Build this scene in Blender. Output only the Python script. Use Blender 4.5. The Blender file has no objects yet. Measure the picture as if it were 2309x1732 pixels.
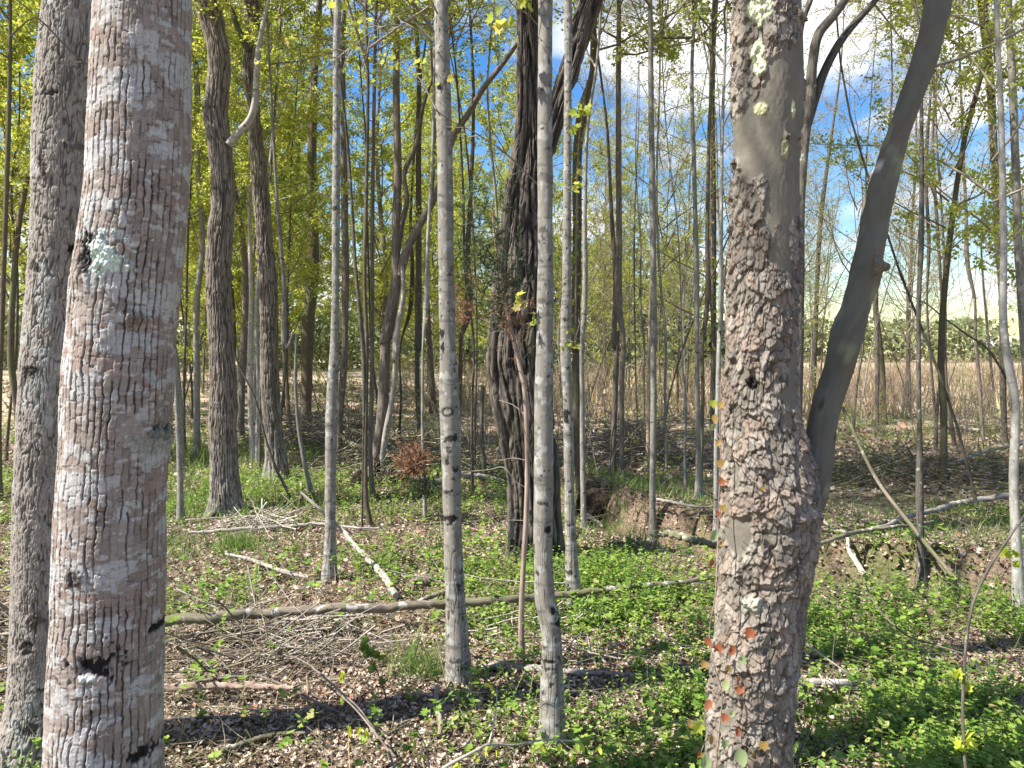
import bpy, math, numpy as np
rad = math.radians
# ------------------------------------------------------------------ camera
FPX, PW, PH = 769.0, 1024.0, 768.0
CAMZ, PITCH = 1.55, 2.5
sc = bpy.context.scene
cd = bpy.data.cameras.new('camera'); cam = bpy.data.objects.new('camera', cd)
sc.collection.objects.link(cam); sc.camera = cam
cam.location = (0, 0, CAMZ); cam.rotation_euler = (rad(90 - PITCH), 0, 0)
cd.sensor_width = 36; cd.lens = 36 * FPX / PW; cd.clip_start = 0.05; cd.clip_end = 3000
# ------------------------------------------------------------------ light
SUN_EL, SUN_AZ = 52, -108        # azimuth from +Y towards +X
saz, sel = rad(SUN_AZ), rad(SUN_EL)
sd = (math.sin(saz) * math.cos(sel), math.cos(saz) * math.cos(sel), math.sin(sel))
ld = bpy.data.lights.new('sun', 'SUN'); ld.energy = 5.0; ld.angle = rad(0.55); ld.color = (1, .95, .86)
lo = bpy.data.objects.new('sun', ld); sc.collection.objects.link(lo)
from mathutils import Vector
lo.rotation_euler = Vector(sd).to_track_quat('Z', 'Y').to_euler()
w = bpy.data.worlds.new('World'); sc.world = w; w.use_nodes = True
nt = w.node_tree; N = nt.nodes; L = nt.links
for n in list(N): N.remove(n)
def nd(nt, t, **k):
    n = nt.nodes.new(t)
    for a, b in k.items(): setattr(n, a, b)
    return n
sky = nd(nt, 'ShaderNodeTexSky', sky_type='NISHITA', sun_disc=False, sun_elevation=sel, sun_rotation=saz, air_density=1.3, dust_density=.3, ozone_density=2.5)
tc = nd(nt, 'ShaderNodeTexCoord'); sp = nd(nt, 'ShaderNodeSeparateXYZ'); L.new(tc.outputs['Generated'], sp.inputs[0])
mz = nd(nt, 'ShaderNodeMath', operation='MAXIMUM'); L.new(sp.outputs[2], mz.inputs[0]); mz.inputs[1].default_value = 0
az = nd(nt, 'ShaderNodeMath', operation='ADD'); L.new(mz.outputs[0], az.inputs[0]); az.inputs[1].default_value = .16
dx = nd(nt, 'ShaderNodeMath', operation='DIVIDE'); L.new(sp.outputs[0], dx.inputs[0]); L.new(az.outputs[0], dx.inputs[1])
dy = nd(nt, 'ShaderNodeMath', operation='DIVIDE'); L.new(sp.outputs[1], dy.inputs[0]); L.new(az.outputs[0], dy.inputs[1])
cb = nd(nt, 'ShaderNodeCombineXYZ'); L.new(dx.outputs[0], cb.inputs[0]); L.new(dy.outputs[0], cb.inputs[1]); cb.inputs[2].default_value = 3.7
n1 = nd(nt, 'ShaderNodeTexNoise'); L.new(cb.outputs[0], n1.inputs['Vector']); n1.inputs['Scale'].default_value = 1.05; n1.inputs['Detail'].default_value = 9; n1.inputs['Roughness'].default_value = .55; n1.inputs['Distortion'].default_value = .25
r1 = nd(nt, 'ShaderNodeMapRange', interpolation_type='SMOOTHSTEP'); L.new(n1.outputs[0], r1.inputs[0]); r1.inputs[1].default_value = .47; r1.inputs[2].default_value = .615
n2 = nd(nt, 'ShaderNodeTexNoise'); L.new(cb.outputs[0], n2.inputs['Vector']); n2.inputs['Scale'].default_value = 2.3; n2.inputs['Detail'].default_value = 6
cr = nd(nt, 'ShaderNodeMix', data_type='RGBA'); L.new(n2.outputs[0], cr.inputs[0]); cr.inputs[6].default_value = (5.6, 5.9, 6.6, 1); cr.inputs[7].default_value = (9.5, 9.4, 9.2, 1)
hs = nd(nt, 'ShaderNodeHueSaturation'); hs.inputs['Saturation'].default_value = 1.45; hs.inputs['Value'].default_value = 1.15; hs.inputs['Hue'].default_value = .512; L.new(sky.outputs[0], hs.inputs['Color'])
mx = nd(nt, 'ShaderNodeMix', data_type='RGBA'); L.new(r1.outputs[0], mx.inputs[0]); L.new(hs.outputs[0], mx.inputs[6]); L.new(cr.outputs[2], mx.inputs[7])
bg = nd(nt, 'ShaderNodeBackground'); bg.inputs[1].default_value = .075; L.new(mx.outputs[2], bg.inputs[0])
wo = nd(nt, 'ShaderNodeOutputWorld'); L.new(bg.outputs[0], wo.inputs[0])
sc.view_settings.view_transform = 'Standard'; sc.view_settings.look = 'None'; sc.view_settings.gamma = 1
sc.view_settings.exposure = 1.25
cy = sc.cycles; cy.max_bounces = 6; cy.diffuse_bounces = 3; cy.glossy_bounces = 1; cy.transmission_bounces = 3; cy.transparent_max_bounces = 2
cy.caustics_reflective = False; cy.caustics_refractive = False
# ------------------------------------------------------------------ helpers
RNG = np.random.default_rng(7)
C = sc.collection
def empty(name, loc, label, cat, group=None, rz=0):
    o = bpy.data.objects.new(name, None); C.objects.link(o); o.location = [float(v) for v in loc]; o.rotation_euler = (0, 0, rz)
    o.empty_display_size = .2
    return tag(o, label, cat, group)
def tag(o, label=None, cat=None, group=None, kind=None):
    if label: o['label'] = label
    if cat: o['category'] = cat
    if group: o['group'] = group
    if kind: o['kind'] = kind
    return o
def link(name, me, parent=None, loc=None):
    o = bpy.data.objects.new(name, me); C.objects.link(o)
    if parent: o.parent = parent
    if loc is not None: o.location = [float(v) for v in loc]
    return o
class MB:
    def __init__(s): s.v = []; s.f = []; s.bc = []; s.n = 0
    def add(s, v, f, m=0, bc=None):
        v = np.asarray(v, float); f = np.asarray(f, np.int64)
        s.v.append(v); s.f.append((f + s.n, m)); s.bc.append(np.zeros_like(v) if bc is None else bc); s.n += len(v); return s
    def mesh(s, name, mats, smooth=True, off=None, col=None):
        me = bpy.data.meshes.new(name); V = np.concatenate(s.v)
        if off is not None: V = V - np.asarray(off, float)
        me.vertices.add(len(V)); me.vertices.foreach_set('co', V.astype(np.float32).ravel())
        li = np.concatenate([f.ravel() for f, m in s.f]); ct = np.concatenate([np.full(len(f), f.shape[1]) for f, m in s.f])
        mi = np.concatenate([np.full(len(f), m) for f, m in s.f])
        me.loops.add(len(li)); me.loops.foreach_set('vertex_index', li.astype(np.int32))
        me.polygons.add(len(ct)); me.polygons.foreach_set('loop_start', (np.cumsum(ct) - ct).astype(np.int32))
        me.polygons.foreach_set('material_index', mi.astype(np.int32))
        me.polygons.foreach_set('use_smooth', np.full(len(ct), smooth))
        a = me.attributes.new('bc', 'FLOAT_VECTOR', 'POINT'); a.data.foreach_set('vector', np.concatenate(s.bc).astype(np.float32).ravel())
        if col is not None:
            a = me.attributes.new('col', 'FLOAT_COLOR', 'POINT'); a.data.foreach_set('color', np.c_[col, np.ones(len(col))].astype(np.float32).ravel())
        for m in mats: me.materials.append(m)
        me.update(calc_edges=True); return me
def catmull(P, n):
    P = np.asarray(P, float)
    if len(P) == 2:
        t = np.linspace(0, 1, n)[:, None]; return P[0] * (1 - t) + P[1] * t
    h = np.maximum(np.linalg.norm(np.diff(P[:, :3], axis=0), axis=1), 1e-6)[:, None]; d = np.diff(P, axis=0) / h
    m = np.vstack([d[0], (d[1:] * h[:-1] + d[:-1] * h[1:]) / (h[1:] + h[:-1]), d[-1]])
    s = np.r_[0, np.cumsum(h)]; t = np.linspace(0, s[-1] - 1e-9, n); i = np.clip(np.searchsorted(s, t, 'right') - 1, 0, len(P) - 2)
    H = h[i]; u = (t - s[i])[:, None] / H
    return (2 * u ** 3 - 3 * u ** 2 + 1) * P[i] + (u ** 3 - 2 * u ** 2 + u) * H * m[i] + (3 * u ** 2 - 2 * u ** 3) * P[i + 1] + (u ** 3 - u ** 2) * H * m[i + 1]
def tube(P, r, k=6, wob=0, cap=True, rng=RNG):
    P = np.asarray(P, float); n = len(P); r = np.broadcast_to(np.asarray(r, float), (n,))
    T = np.gradient(P, axis=0); T /= np.maximum(np.linalg.norm(T, axis=1), 1e-9)[:, None]
    m = np.abs(T.mean(0)); ref = np.eye(3)[np.argmin(m)]
    A = np.cross(T, ref); A /= np.maximum(np.linalg.norm(A, axis=1), 1e-9)[:, None]; Bn = np.cross(T, A)
    th = np.arange(k) * 2 * math.pi / k; c, s = np.cos(th), np.sin(th)
    R_ = r[:, None] * np.ones((1, k))
    if wob: 
        ph = rng.random(4) * 6
        ln = np.r_[0, np.cumsum(np.linalg.norm(np.diff(P, axis=0), axis=1))][:, None]
        R_ = R_ * (1 + wob * (np.sin(3 * th[None] + ph[0] + ln * 2) * .4 + np.sin(2 * th[None] + ph[1] - ln * 5) * .5 + .6 * np.sin(ln * 9 + ph[2]) * np.sin(th[None] + ph[3] + ln * 3)))
    V = P[:, None] + R_[..., None] * (c[None, :, None] * A[:, None] + s[None, :, None] * Bn[:, None])
    ln = np.r_[0, np.cumsum(np.linalg.norm(np.diff(P, axis=0), axis=1))]
    bc = np.stack([c[None] * r[:, None], s[None] * r[:, None], ln[:, None] * np.ones((1, k))], -1)
    i = np.arange(n - 1)[:, None] * k; j = np.arange(k)[None]; j2 = (j + 1) % k
    F = np.stack([i + j, i + j2, i + k + j2, i + k + j], -1).reshape(-1, 4)
    return V.reshape(-1, 3), F, bc.reshape(-1, 3)
def add_tube(b, P, r, k=6, m=0, wob=0, cap=False):
    V, F, bc = tube(P, r, k, wob); b.add(V, F, m, bc)
    if cap:
        for e in (0, len(P) - 1):
            rg = V[e * k:(e + 1) * k]; q = np.vstack([rg, rg.mean(0)]); f = [[i, (i + 1) % k, k] for i in range(k)]
            b.add(q, f, m, np.tile([0, 0, .0], (k + 1, 1)))
# --- numpy noise
def _h(*a):
    h = np.zeros(np.broadcast(*a).shape, np.uint64)
    for i, x in enumerate(a): h = (h ^ (np.asarray(x).astype(np.int64).astype(np.uint64) * np.uint64([0x9E3779B97F4A7C15, 0xC2B2AE3D27D4EB4F, 0x165667B19E3779F9, 0xD6E8FEB86659FD93][i]))) * np.uint64(0xBF58476D1CE4E5B9); h ^= h >> np.uint64(29)
    return (h >> np.uint64(40)).astype(np.float64) / 16777216.0
def vn(x, y, z=0, seed=0):
    x, y, z = np.broadcast_arrays(np.asarray(x, float), np.asarray(y, float), np.asarray(z, float))
    xi, yi, zi = np.floor(x), np.floor(y), np.floor(z); fx, fy, fz = x - xi, y - yi, z - zi
    fx, fy, fz = [f * f * (3 - 2 * f) for f in (fx, fy, fz)]; o = 0
    for i in (0, 1):
        for j in (0, 1):
            for k in (0, 1):
                o = o + _h(xi + i, yi + j, zi + k, np.full(1, seed)) * (fx if i else 1 - fx) * (fy if j else 1 - fy) * (fz if k else 1 - fz)
    return o
def fbm(x, y, z=0, oct=4, seed=0):
    o = 0; a = .5; t = 0
    for i in range(oct): o = o + a * vn(x * 2 ** i, y * 2 ** i, z * 2 ** i, seed + i); t += a; a *= .5
    return o / t
def sst(a, b, x): t = np.clip((x - a) / (b - a), 0, 1); return t * t * (3 - 2 * t)
# --- ground height
DITCH = np.array([(.3, 9.0), (.75, 8.0), (1.15, 7.15), (1.6, 6.4), (2.5, 5.55), (3.3, 5.1), (4.6, 4.7), (7, 4.3)])
def ditch_d(x, y):
    best = np.full(np.broadcast(x, y).shape, 1e9); side = np.zeros_like(best)
    for (ax, ay), (bx, by) in zip(DITCH[:-1], DITCH[1:]):
        ux, uy = bx - ax, by - ay; l = ux * ux + uy * uy
        t = np.clip(((x - ax) * ux + (y - ay) * uy) / l, 0, 1); ex, ey = x - ax - t * ux, y - ay - t * uy
        d = np.hypot(ex, ey); s = np.sign(ux * ey - uy * ex); m = d < best; best = np.where(m, d, best); side = np.where(m, s, side)
    return best, side
def gz(x, y):
    x = np.asarray(x, float); y = np.asarray(y, float); r = np.hypot(x, y)
    z = (fbm(x * .5 + 9, y * .5, 0, 3, 5) - .5) * .22 * sst(2, 9, r) + (fbm(x * 3, y * 3, 1, 3, 9) - .5) * .05
    z = z + .5 * sst(11, 22, y) * sst(1, -7, x) - .25 * sst(20, 60, y) 
    d, s = ditch_d(x, y); d = d + (fbm(x * 4, y * 4, 2, 2, 3) - .5) * .15
    prof = np.where(s > 0, sst(.38, .16, d), sst(.75, .05, d))
    z = z - .42 * prof + .10 * np.where(s > 0, sst(.9, .3, d) * sst(.1, .35, d), 0)
    return z
cp, sp_ = math.cos(rad(PITCH)), math.sin(rad(PITCH))
K = PW / 2309.0
def ray(nx, ny):
    a, b = (nx * K - 512) / FPX, (384 - ny * K) / FPX
    return np.array([a, cp + b * sp_, -sp_ + b * cp])
def P3(nx, ny, Y):
    d = ray(nx, ny); t = Y / d[1]; return np.array([d[0] * t, Y, CAMZ + d[2] * t]), t
def gp(nx, ny):
    d = ray(nx, ny); ts = np.arange(1.5, 60, .02); x, y, z = d[0] * ts, d[1] * ts, CAMZ + d[2] * ts
    h = z < gz(x, y); i = np.argmax(h) if h.any() else len(ts) - 1
    return np.array([x[i], y[i], float(gz(x[i], y[i]))])
SC = {'0': (0, 0, .958), '1': (0, 0, 1.9156), '2': (0, 866, 1.9156), '3': (770, 0, 1.9156), '4': (770, 866, 1.9156), '5': (1540, 0, 1.9155), '6': (1540, 866, 1.9155),
      'a': (500, 750, 3.687), 'b': (1250, 750, 3.687), 'c': (1850, 650, 4.741), 'd': (350, 1300, 4.148), 'e': (1000, 1300, 4.148), 'g': (440, 0, 4.148), 'f': (760, 1400, 2.538), 'h': (1800, 900, 2.116)}
def px(s):
    o = []
    for q in s.split('|'):
        t = q.split(); a = SC[t[0]]
        if o and math.hypot(o[-1][0] - a[0] - float(t[1]) / a[2], o[-1][1] - a[1] - float(t[2]) / a[2]) < 11: continue
        o.append((a[0] + float(t[1]) / a[2], a[1] + float(t[2]) / a[2], float(t[3]) / a[2] if len(t) > 3 else 10))
    return o
# ------------------------------------------------------------------ materials
def newmat(name):
    m = bpy.data.materials.new(name); m.use_nodes = True; t = m.node_tree
    for n in list(t.nodes): t.nodes.remove(n)
    return m, t, nd(t, 'ShaderNodeOutputMaterial')
def ramp(t, src, stops):
    r = nd(t, 'ShaderNodeValToRGB'); e = r.color_ramp.elements
    while len(e) < len(stops): e.new(.5)
    for q, (p, c) in zip(e, stops): q.position = p; q.color = (*c, 1)
    t.links.new(src, r.inputs[0]); return r.outputs[0]
def leafmat(name, stops, tr, k=.5, gloss=.12):
    m, t, o = newmat(name); g = nd(t, 'ShaderNodeNewGeometry')
    c = ramp(t, g.outputs['Random Per Island'], stops)
    d = nd(t, 'ShaderNodeBsdfPrincipled'); t.links.new(c, d.inputs['Base Color']); d.inputs['Roughness'].default_value = .55; d.inputs['Specular IOR Level'].default_value = gloss * 2
    if k <= 0: t.links.new(d.outputs[0], o.inputs[0]); return m
    mxc = nd(t, 'ShaderNodeMix', data_type='RGBA', blend_type='MULTIPLY'); mxc.inputs[0].default_value = 1; t.links.new(c, mxc.inputs[6]); mxc.inputs[7].default_value = (*tr, 1)
    b = nd(t, 'ShaderNodeBsdfTranslucent'); t.links.new(mxc.outputs[2], b.inputs[0])
    x = nd(t, 'ShaderNodeMixShader'); x.inputs[0].default_value = k; t.links.new(d.outputs[0], x.inputs[1]); t.links.new(b.outputs[0], x.inputs[2]); t.links.new(x.outputs[0], o.inputs[0]); return m
def barkmat(name, c0, c1, spot=None, spot_t=.62, spot_s=30, sc_=(60, 60, 12), bump=.006, dark=None, dark_t=.7, moss=None, tint=.25):
    m, t, o = newmat(name); a = nd(t, 'ShaderNodeAttribute', attribute_name='bc'); Lk = t.links.new
    oi = nd(t, 'ShaderNodeObjectInfo'); ad = nd(t, 'ShaderNodeVectorMath', operation='ADD'); Lk(a.outputs['Vector'], ad.inputs[0])
    mu = nd(t, 'ShaderNodeMath', operation='MULTIPLY'); Lk(oi.outputs['Random'], mu.inputs[0]); mu.inputs[1].default_value = 37; Lk(mu.outputs[0], ad.inputs[1])
    mp = nd(t, 'ShaderNodeVectorMath', operation='MULTIPLY'); Lk(ad.outputs[0], mp.inputs[0]); mp.inputs[1].default_value = sc_
    n1 = nd(t, 'ShaderNodeTexNoise'); Lk(mp.outputs[0], n1.inputs['Vector']); n1.inputs['Scale'].default_value = 1; n1.inputs['Detail'].default_value = 5; n1.inputs['Roughness'].default_value = .65
    col = ramp(t, n1.outputs[0], [(.34, c0), (.62, c1)])
    def layer(col, c, th, s, stretch=(1, 1, 1), soft=.03):
        mp2 = nd(t, 'ShaderNodeVectorMath', operation='MULTIPLY'); Lk(ad.outputs[0], mp2.inputs[0]); mp2.inputs[1].default_value = [s * q for q in stretch]
        n2 = nd(t, 'ShaderNodeTexNoise'); Lk(mp2.outputs[0], n2.inputs['Vector']); n2.inputs['Scale'].default_value = 1; n2.inputs['Detail'].default_value = 4
        r = nd(t, 'ShaderNodeMapRange'); Lk(n2.outputs[0], r.inputs[0]); r.inputs[1].default_value = th - soft; r.inputs[2].default_value = th + soft
        x = nd(t, 'ShaderNodeMix', data_type='RGBA'); Lk(r.outputs[0], x.inputs[0]); Lk(col, x.inputs[6]); x.inputs[7].default_value = (*c, 1); return x.outputs[2]
    if moss: col = layer(col, moss, .55, 3, (1, 1, .6), .12)
    if spot: col = layer(col, spot, spot_t, spot_s)
    if dark: col = layer(col, dark, dark_t, 22, (.8, .8, 1.2), .02)
    hv = nd(t, 'ShaderNodeHueSaturation'); Lk(col, hv.inputs['Color'])
    mr = nd(t, 'ShaderNodeMapRange'); Lk(oi.outputs['Random'], mr.inputs[0]); mr.inputs[3].default_value = 1 - tint; mr.inputs[4].default_value = 1 + tint; Lk(mr.outputs[0], hv.inputs['Value'])
    b = nd(t, 'ShaderNodeBsdfPrincipled'); Lk(hv.outputs[0], b.inputs['Base Color']); b.inputs['Roughness'].default_value = .9; b.inputs['Specular IOR Level'].default_value = .2
    bp = nd(t, 'ShaderNodeBump'); bp.inputs['Distance'].default_value = bump; bp.inputs['Strength'].default_value = 1; Lk(n1.outputs[0], bp.inputs['Height']); Lk(bp.outputs[0], b.inputs['Normal'])
    Lk(b.outputs[0], o.inputs[0]); return m
def colmat(name, fine=.0012, fs=(900, 900, 500)):
    m, t, o = newmat(name); Lk = t.links.new; a = nd(t, 'ShaderNodeAttribute', attribute_name='col'); c = nd(t, 'ShaderNodeAttribute', attribute_name='bc')
    mp = nd(t, 'ShaderNodeVectorMath', operation='MULTIPLY'); Lk(c.outputs['Vector'], mp.inputs[0]); mp.inputs[1].default_value = fs
    n1 = nd(t, 'ShaderNodeTexNoise'); Lk(mp.outputs[0], n1.inputs['Vector']); n1.inputs['Scale'].default_value = 1; n1.inputs['Detail'].default_value = 4
    mr = nd(t, 'ShaderNodeMapRange'); Lk(n1.outputs[0], mr.inputs[0]); mr.inputs[1].default_value = .3; mr.inputs[2].default_value = .7; mr.inputs[3].default_value = .8; mr.inputs[4].default_value = 1.2
    v = nd(t, 'ShaderNodeVectorMath', operation='SCALE'); Lk(a.outputs['Color'], v.inputs[0]); Lk(mr.outputs[0], v.inputs['Scale'])
    b = nd(t, 'ShaderNodeBsdfPrincipled'); Lk(v.outputs[0], b.inputs['Base Color']); b.inputs['Roughness'].default_value = .88; b.inputs['Specular IOR Level'].default_value = .25
    bp = nd(t, 'ShaderNodeBump'); bp.inputs['Distance'].default_value = fine; Lk(n1.outputs[0], bp.inputs['Height']); Lk(bp.outputs[0], b.inputs['Normal'])
    Lk(b.outputs[0], o.inputs[0]); return m
M = {}
M['grey'] = barkmat('smooth_grey_bark', (.20, .19, .17), (.35, .335, .30), (.46, .46, .43), .63, 45, (30, 30, 14), .003, (.035, .03, .03), .70)
M['greyd'] = barkmat('mottled_grey_bark', (.14, .135, .115), (.28, .265, .23), (.40, .41, .36), .65, 45, (50, 50, 10), .005, (.03, .027, .025), .68)
M['furrow'] = barkmat('furrowed_grey_brown_bark', (.07, .055, .045), (.25, .215, .18), (.36, .36, .33), .70, 12, (95, 95, 9), .018)
M['brown'] = barkmat('rough_brown_bark', (.06, .045, .035), (.18, .14, .11), None, .6, 30, (110, 110, 14), .016, moss=(.13, .13, .07))
M['dark'] = barkmat('dark_bark', (.045, .04, .035), (.14, .125, .10), (.25, .26, .22), .66, 25, (70, 70, 14), .008)
M['pale'] = barkmat('weathered_pale_wood', (.22, .185, .155), (.44, .40, .35), (.56, .54, .50), .62, 30, (90, 90, 6), .005, (.10, .075, .06), .66)
M['stub'] = barkmat('olive_limb_bark', (.075, .066, .048), (.155, .14, .105), None, sc_=(40, 40, 25), bump=.004)
M['twig'] = barkmat('grey_twig_bark', (.13, .105, .085), (.30, .26, .215), None, sc_=(60, 60, 20), bump=.001, tint=.4)
M['log'] = barkmat('dead_log_bark', (.12, .095, .07), (.27, .23, .18), (.45, .43, .38), .62, 14, (50, 50, 8), .006, moss=(.14, .14, .07))
M['red'] = barkmat('reddish_dead_wood', (.19, .125, .095), (.44, .34, .275), None, sc_=(60, 60, 6), bump=.004)
M['soil'] = barkmat('dark_soil', (.018, .013, .01), (.06, .042, .03), None, sc_=(20, 20, 20), bump=.03)
M['leaf'] = leafmat('yellow_green_leaf', [(0, (.24, .30, .055)), (.5, (.36, .42, .08)), (.85, (.48, .50, .12)), (1, (.50, .41, .17))], (1.3, 1.25, .9), .58)
M['leafg'] = leafmat('green_leaf', [(0, (.10, .16, .04)), (.6, (.18, .26, .06)), (1, (.32, .38, .10))], (1.2, 1.25, .9), .5)
M['leafr'] = leafmat('pinkish_bud_leaf', [(0, (.22, .26, .07)), (.5, (.33, .33, .12)), (1, (.4, .26, .16))], (1.2, 1.2, .9), .45)
M['cover'] = leafmat('ground_plant_leaf', [(0, (.08, .15, .03)), (.4, (.17, .28, .045)), (.8, (.29, .40, .075)), (.96, (.40, .43, .13)), (1, (.30, .20, .10))], (1.2, 1.35, .8), .42, .2)
M['grass'] = leafmat('green_grass_blade', [(0, (.08, .16, .03)), (.6, (.17, .27, .06)), (1, (.3, .33, .12))], (1.1, 1.3, .8), .35)
M['straw'] = leafmat('dry_straw_blade', [(0, (.33, .25, .17)), (.5, (.46, .36, .25)), (.85, (.40, .37, .2)), (1, (.5, .33, .19))], (1, 1, 1), .3)
M['litter'] = leafmat('dead_brown_leaf', [(0, (.09, .052, .035)), (.3, (.27, .19, .135)), (.65, (.48, .385, .30)), (.94, (.50, .42, .35)), (1, (.34, .13, .06))], (1, .9, .8), .12, .2)
M['cedar'] = leafmat('dark_cedar_needle', [(0, (.035, .07, .03)), (1, (.09, .13, .05))], (1, 1.1, .8), .2)
M['rust'] = leafmat('rust_brown_dead_needle', [(0, (.22, .11, .06)), (1, (.42, .25, .15))], (1, 1, 1), .3)
M['vr'] = leafmat('red_vine_leaf', [(0, (.30, .075, .04)), (1, (.42, .16, .07))], (1, 1, .9), .4)
M['vo'] = leafmat('orange_vine_leaf', [(0, (.34, .17, .06)), (1, (.44, .32, .10))], (1, 1, .9), .4)
M['vg'] = leafmat('pale_green_vine_leaf', [(0, (.30, .38, .17)), (1, (.38, .44, .22))], (1, 1, .9), .3)
M['lime'] = leafmat('lime_new_leaf', [(0, (.44, .52, .06)), (1, (.55, .6, .10))], (1.2, 1.2, .8), .5)
M['far'] = leafmat('distant_leaf', [(0, (.13, .16, .08)), (.5, (.21, .25, .11)), (1, (.31, .32, .16))], (1.1, 1.1, .9), .35)
M['farp'] = leafmat('distant_pine_needle', [(0, (.05, .075, .04)), (1, (.11, .135, .065))], (1.1, 1.1, .9), .25)
M['barkcol'] = colmat('plated_bark')
M['barkcolf'] = colmat('fine_bark', .001, (700, 700, 400))
# ground
m, t, o = newmat('forest_floor'); Lk = t.links.new; g = nd(t, 'ShaderNodeNewGeometry')
def nz(s, det=6, rough=.6):
    n = nd(t, 'ShaderNodeTexNoise'); Lk(g.outputs['Position'], n.inputs['Vector']); n.inputs['Scale'].default_value = s; n.inputs['Detail'].default_value = det; n.inputs['Roughness'].default_value = rough; return n.outputs[0]
c1 = ramp(t, nz(38, 8, .75), [(.32, (.06, .04, .028)), (.46, (.21, .145, .10)), (.6, (.37, .28, .21)), (.72, (.5, .42, .34))])
c2 = ramp(t, nz(9, 8, .8), [(.3, (.22, .19, .10)), (.45, (.42, .31, .22)), (.56, (.55, .43, .32)), (.7, (.46, .43, .25))])
sx = nd(t, 'ShaderNodeSeparateXYZ'); Lk(g.outputs['Position'], sx.inputs[0])
mr = nd(t, 'ShaderNodeMapRange'); Lk(sx.outputs[1], mr.inputs[0]); mr.inputs[1].default_value = 9; mr.inputs[2].default_value = 18
x1 = nd(t, 'ShaderNodeMix', data_type='RGBA'); Lk(mr.outputs[0], x1.inputs[0]); Lk(c1, x1.inputs[6]); Lk(c2, x1.inputs[7])
gr = nd(t, 'ShaderNodeMapRange'); Lk(nz(1.3, 4), gr.inputs[0]); gr.inputs[1].default_value = .50; gr.inputs[2].default_value = .60; gr.inputs[4].default_value = .65
x2 = nd(t, 'ShaderNodeMix', data_type='RGBA'); Lk(gr.outputs[0], x2.inputs[0]); Lk(x1.outputs[2], x2.inputs[6]); Lk(ramp(t, nz(60, 4), [(.35, (.05, .08, .02)), (.65, (.2, .25, .07))]), x2.inputs[7])
b = nd(t, 'ShaderNodeBsdfPrincipled'); Lk(x2.outputs[2], b.inputs['Base Color']); b.inputs['Roughness'].default_value = .95; b.inputs['Specular IOR Level'].default_value = .1
bp = nd(t, 'ShaderNodeBump'); bp.inputs['Distance'].default_value = .03; Lk(nz(30, 8, .8), bp.inputs['Height']); Lk(bp.outputs[0], b.inputs['Normal']); Lk(b.outputs[0], o.inputs[0]); M['ground'] = m
# ------------------------------------------------------------------ ground sheet
u = np.linspace(-1, 1, 420); gx = np.sinh(u * 5.2) / math.sinh(5.2) * 700
v = np.linspace(0, 1, 520); gy = -25 + 34 * v ** 1.0 * 0 ; gy = np.r_[np.linspace(-40, 1.4, 30)[:-1], 1.4 + np.sinh(v * 6) / math.sinh(6) * 900]
gx = np.sinh(u * 6) / math.sinh(6) * 700
X, Y = np.meshgrid(gx, gy); Z = gz(X, Y); ny_, nx_ = X.shape
i = np.arange(ny_ - 1)[:, None] * nx_ + np.arange(nx_ - 1)[None]
F = np.stack([i, i + 1, i + nx_ + 1, i + nx_], -1).reshape(-1, 4)
gm = MB().add(np.stack([X, Y, Z], -1).reshape(-1, 3), F).mesh('ground', [M['ground']]); tag(link('ground', gm), 'brown forest floor running out to an open field', None, None, 'structure')
# ------------------------------------------------------------------ leaves
TD = (np.array([(0, 0, 0), (.36, .45, .12), (0, 1, -.05), (-.36, .45, .12)]), np.array([(0, 1, 2), (0, 2, 3)]))
ol = [(0, 0), (.28, -.06), (.55, .14), (.36, .34), (.62, .66), (.24, .6), (0, 1), (-.24, .6), (-.62, .66), (-.36, .34), (-.55, .14), (-.28, -.06)]
TMp = (np.array([(0, .36, -.04)] + [(a, b_, abs(a) * .28) for a, b_ in ol]), np.array([(0, 1 + i, 1 + (i + 1) % 12) for i in range(12)]))
def oval(curl, wd=.3): 
    q = [(0, 0), (wd * .8, .2), (wd, .5), (wd * .6, .82), (0, 1), (-wd * .6, .82), (-wd, .5), (-wd * .8, .2)]
    return (np.array([(0, .5, 0)] + [(a, b_, curl * (a * a * 3 + (b_ - .5) ** 2)) for a, b_ in q]), np.array([(0, 1 + i, 1 + (i + 1) % 8) for i in range(8)]))
def leaves(b, T, pos, d, nrm, size, m=0):
    pos, d, nrm = [np.asarray(a, float) for a in (pos, d, nrm)]
    if len(pos) == 0: return
    d = d / np.maximum(np.linalg.norm(d, axis=1), 1e-9)[:, None]
    s = np.cross(d, nrm); s /= np.maximum(np.linalg.norm(s, axis=1), 1e-9)[:, None]; n = np.cross(s, d)
    size = np.broadcast_to(size, (len(pos),))[:, None, None]; V, F = T
    W = pos[:, None] + size * (V[None, :, 0:1] * s[:, None] + V[None, :, 1:2] * d[:, None] + V[None, :, 2:3] * n[:, None])
    Fs = (F[None] + (np.arange(len(pos)) * len(V))[:, None, None]).reshape(-1, F.shape[1]); b.add(W.reshape(-1, 3), Fs, m)
def rdir(n, rng, up=0): 
    v = rng.normal(size=(n, 3)); v[:, 2] += up; return v / np.linalg.norm(v, axis=1)[:, None]
def unit(v): v = np.asarray(v, float); return v / max(np.linalg.norm(v), 1e-9)
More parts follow.
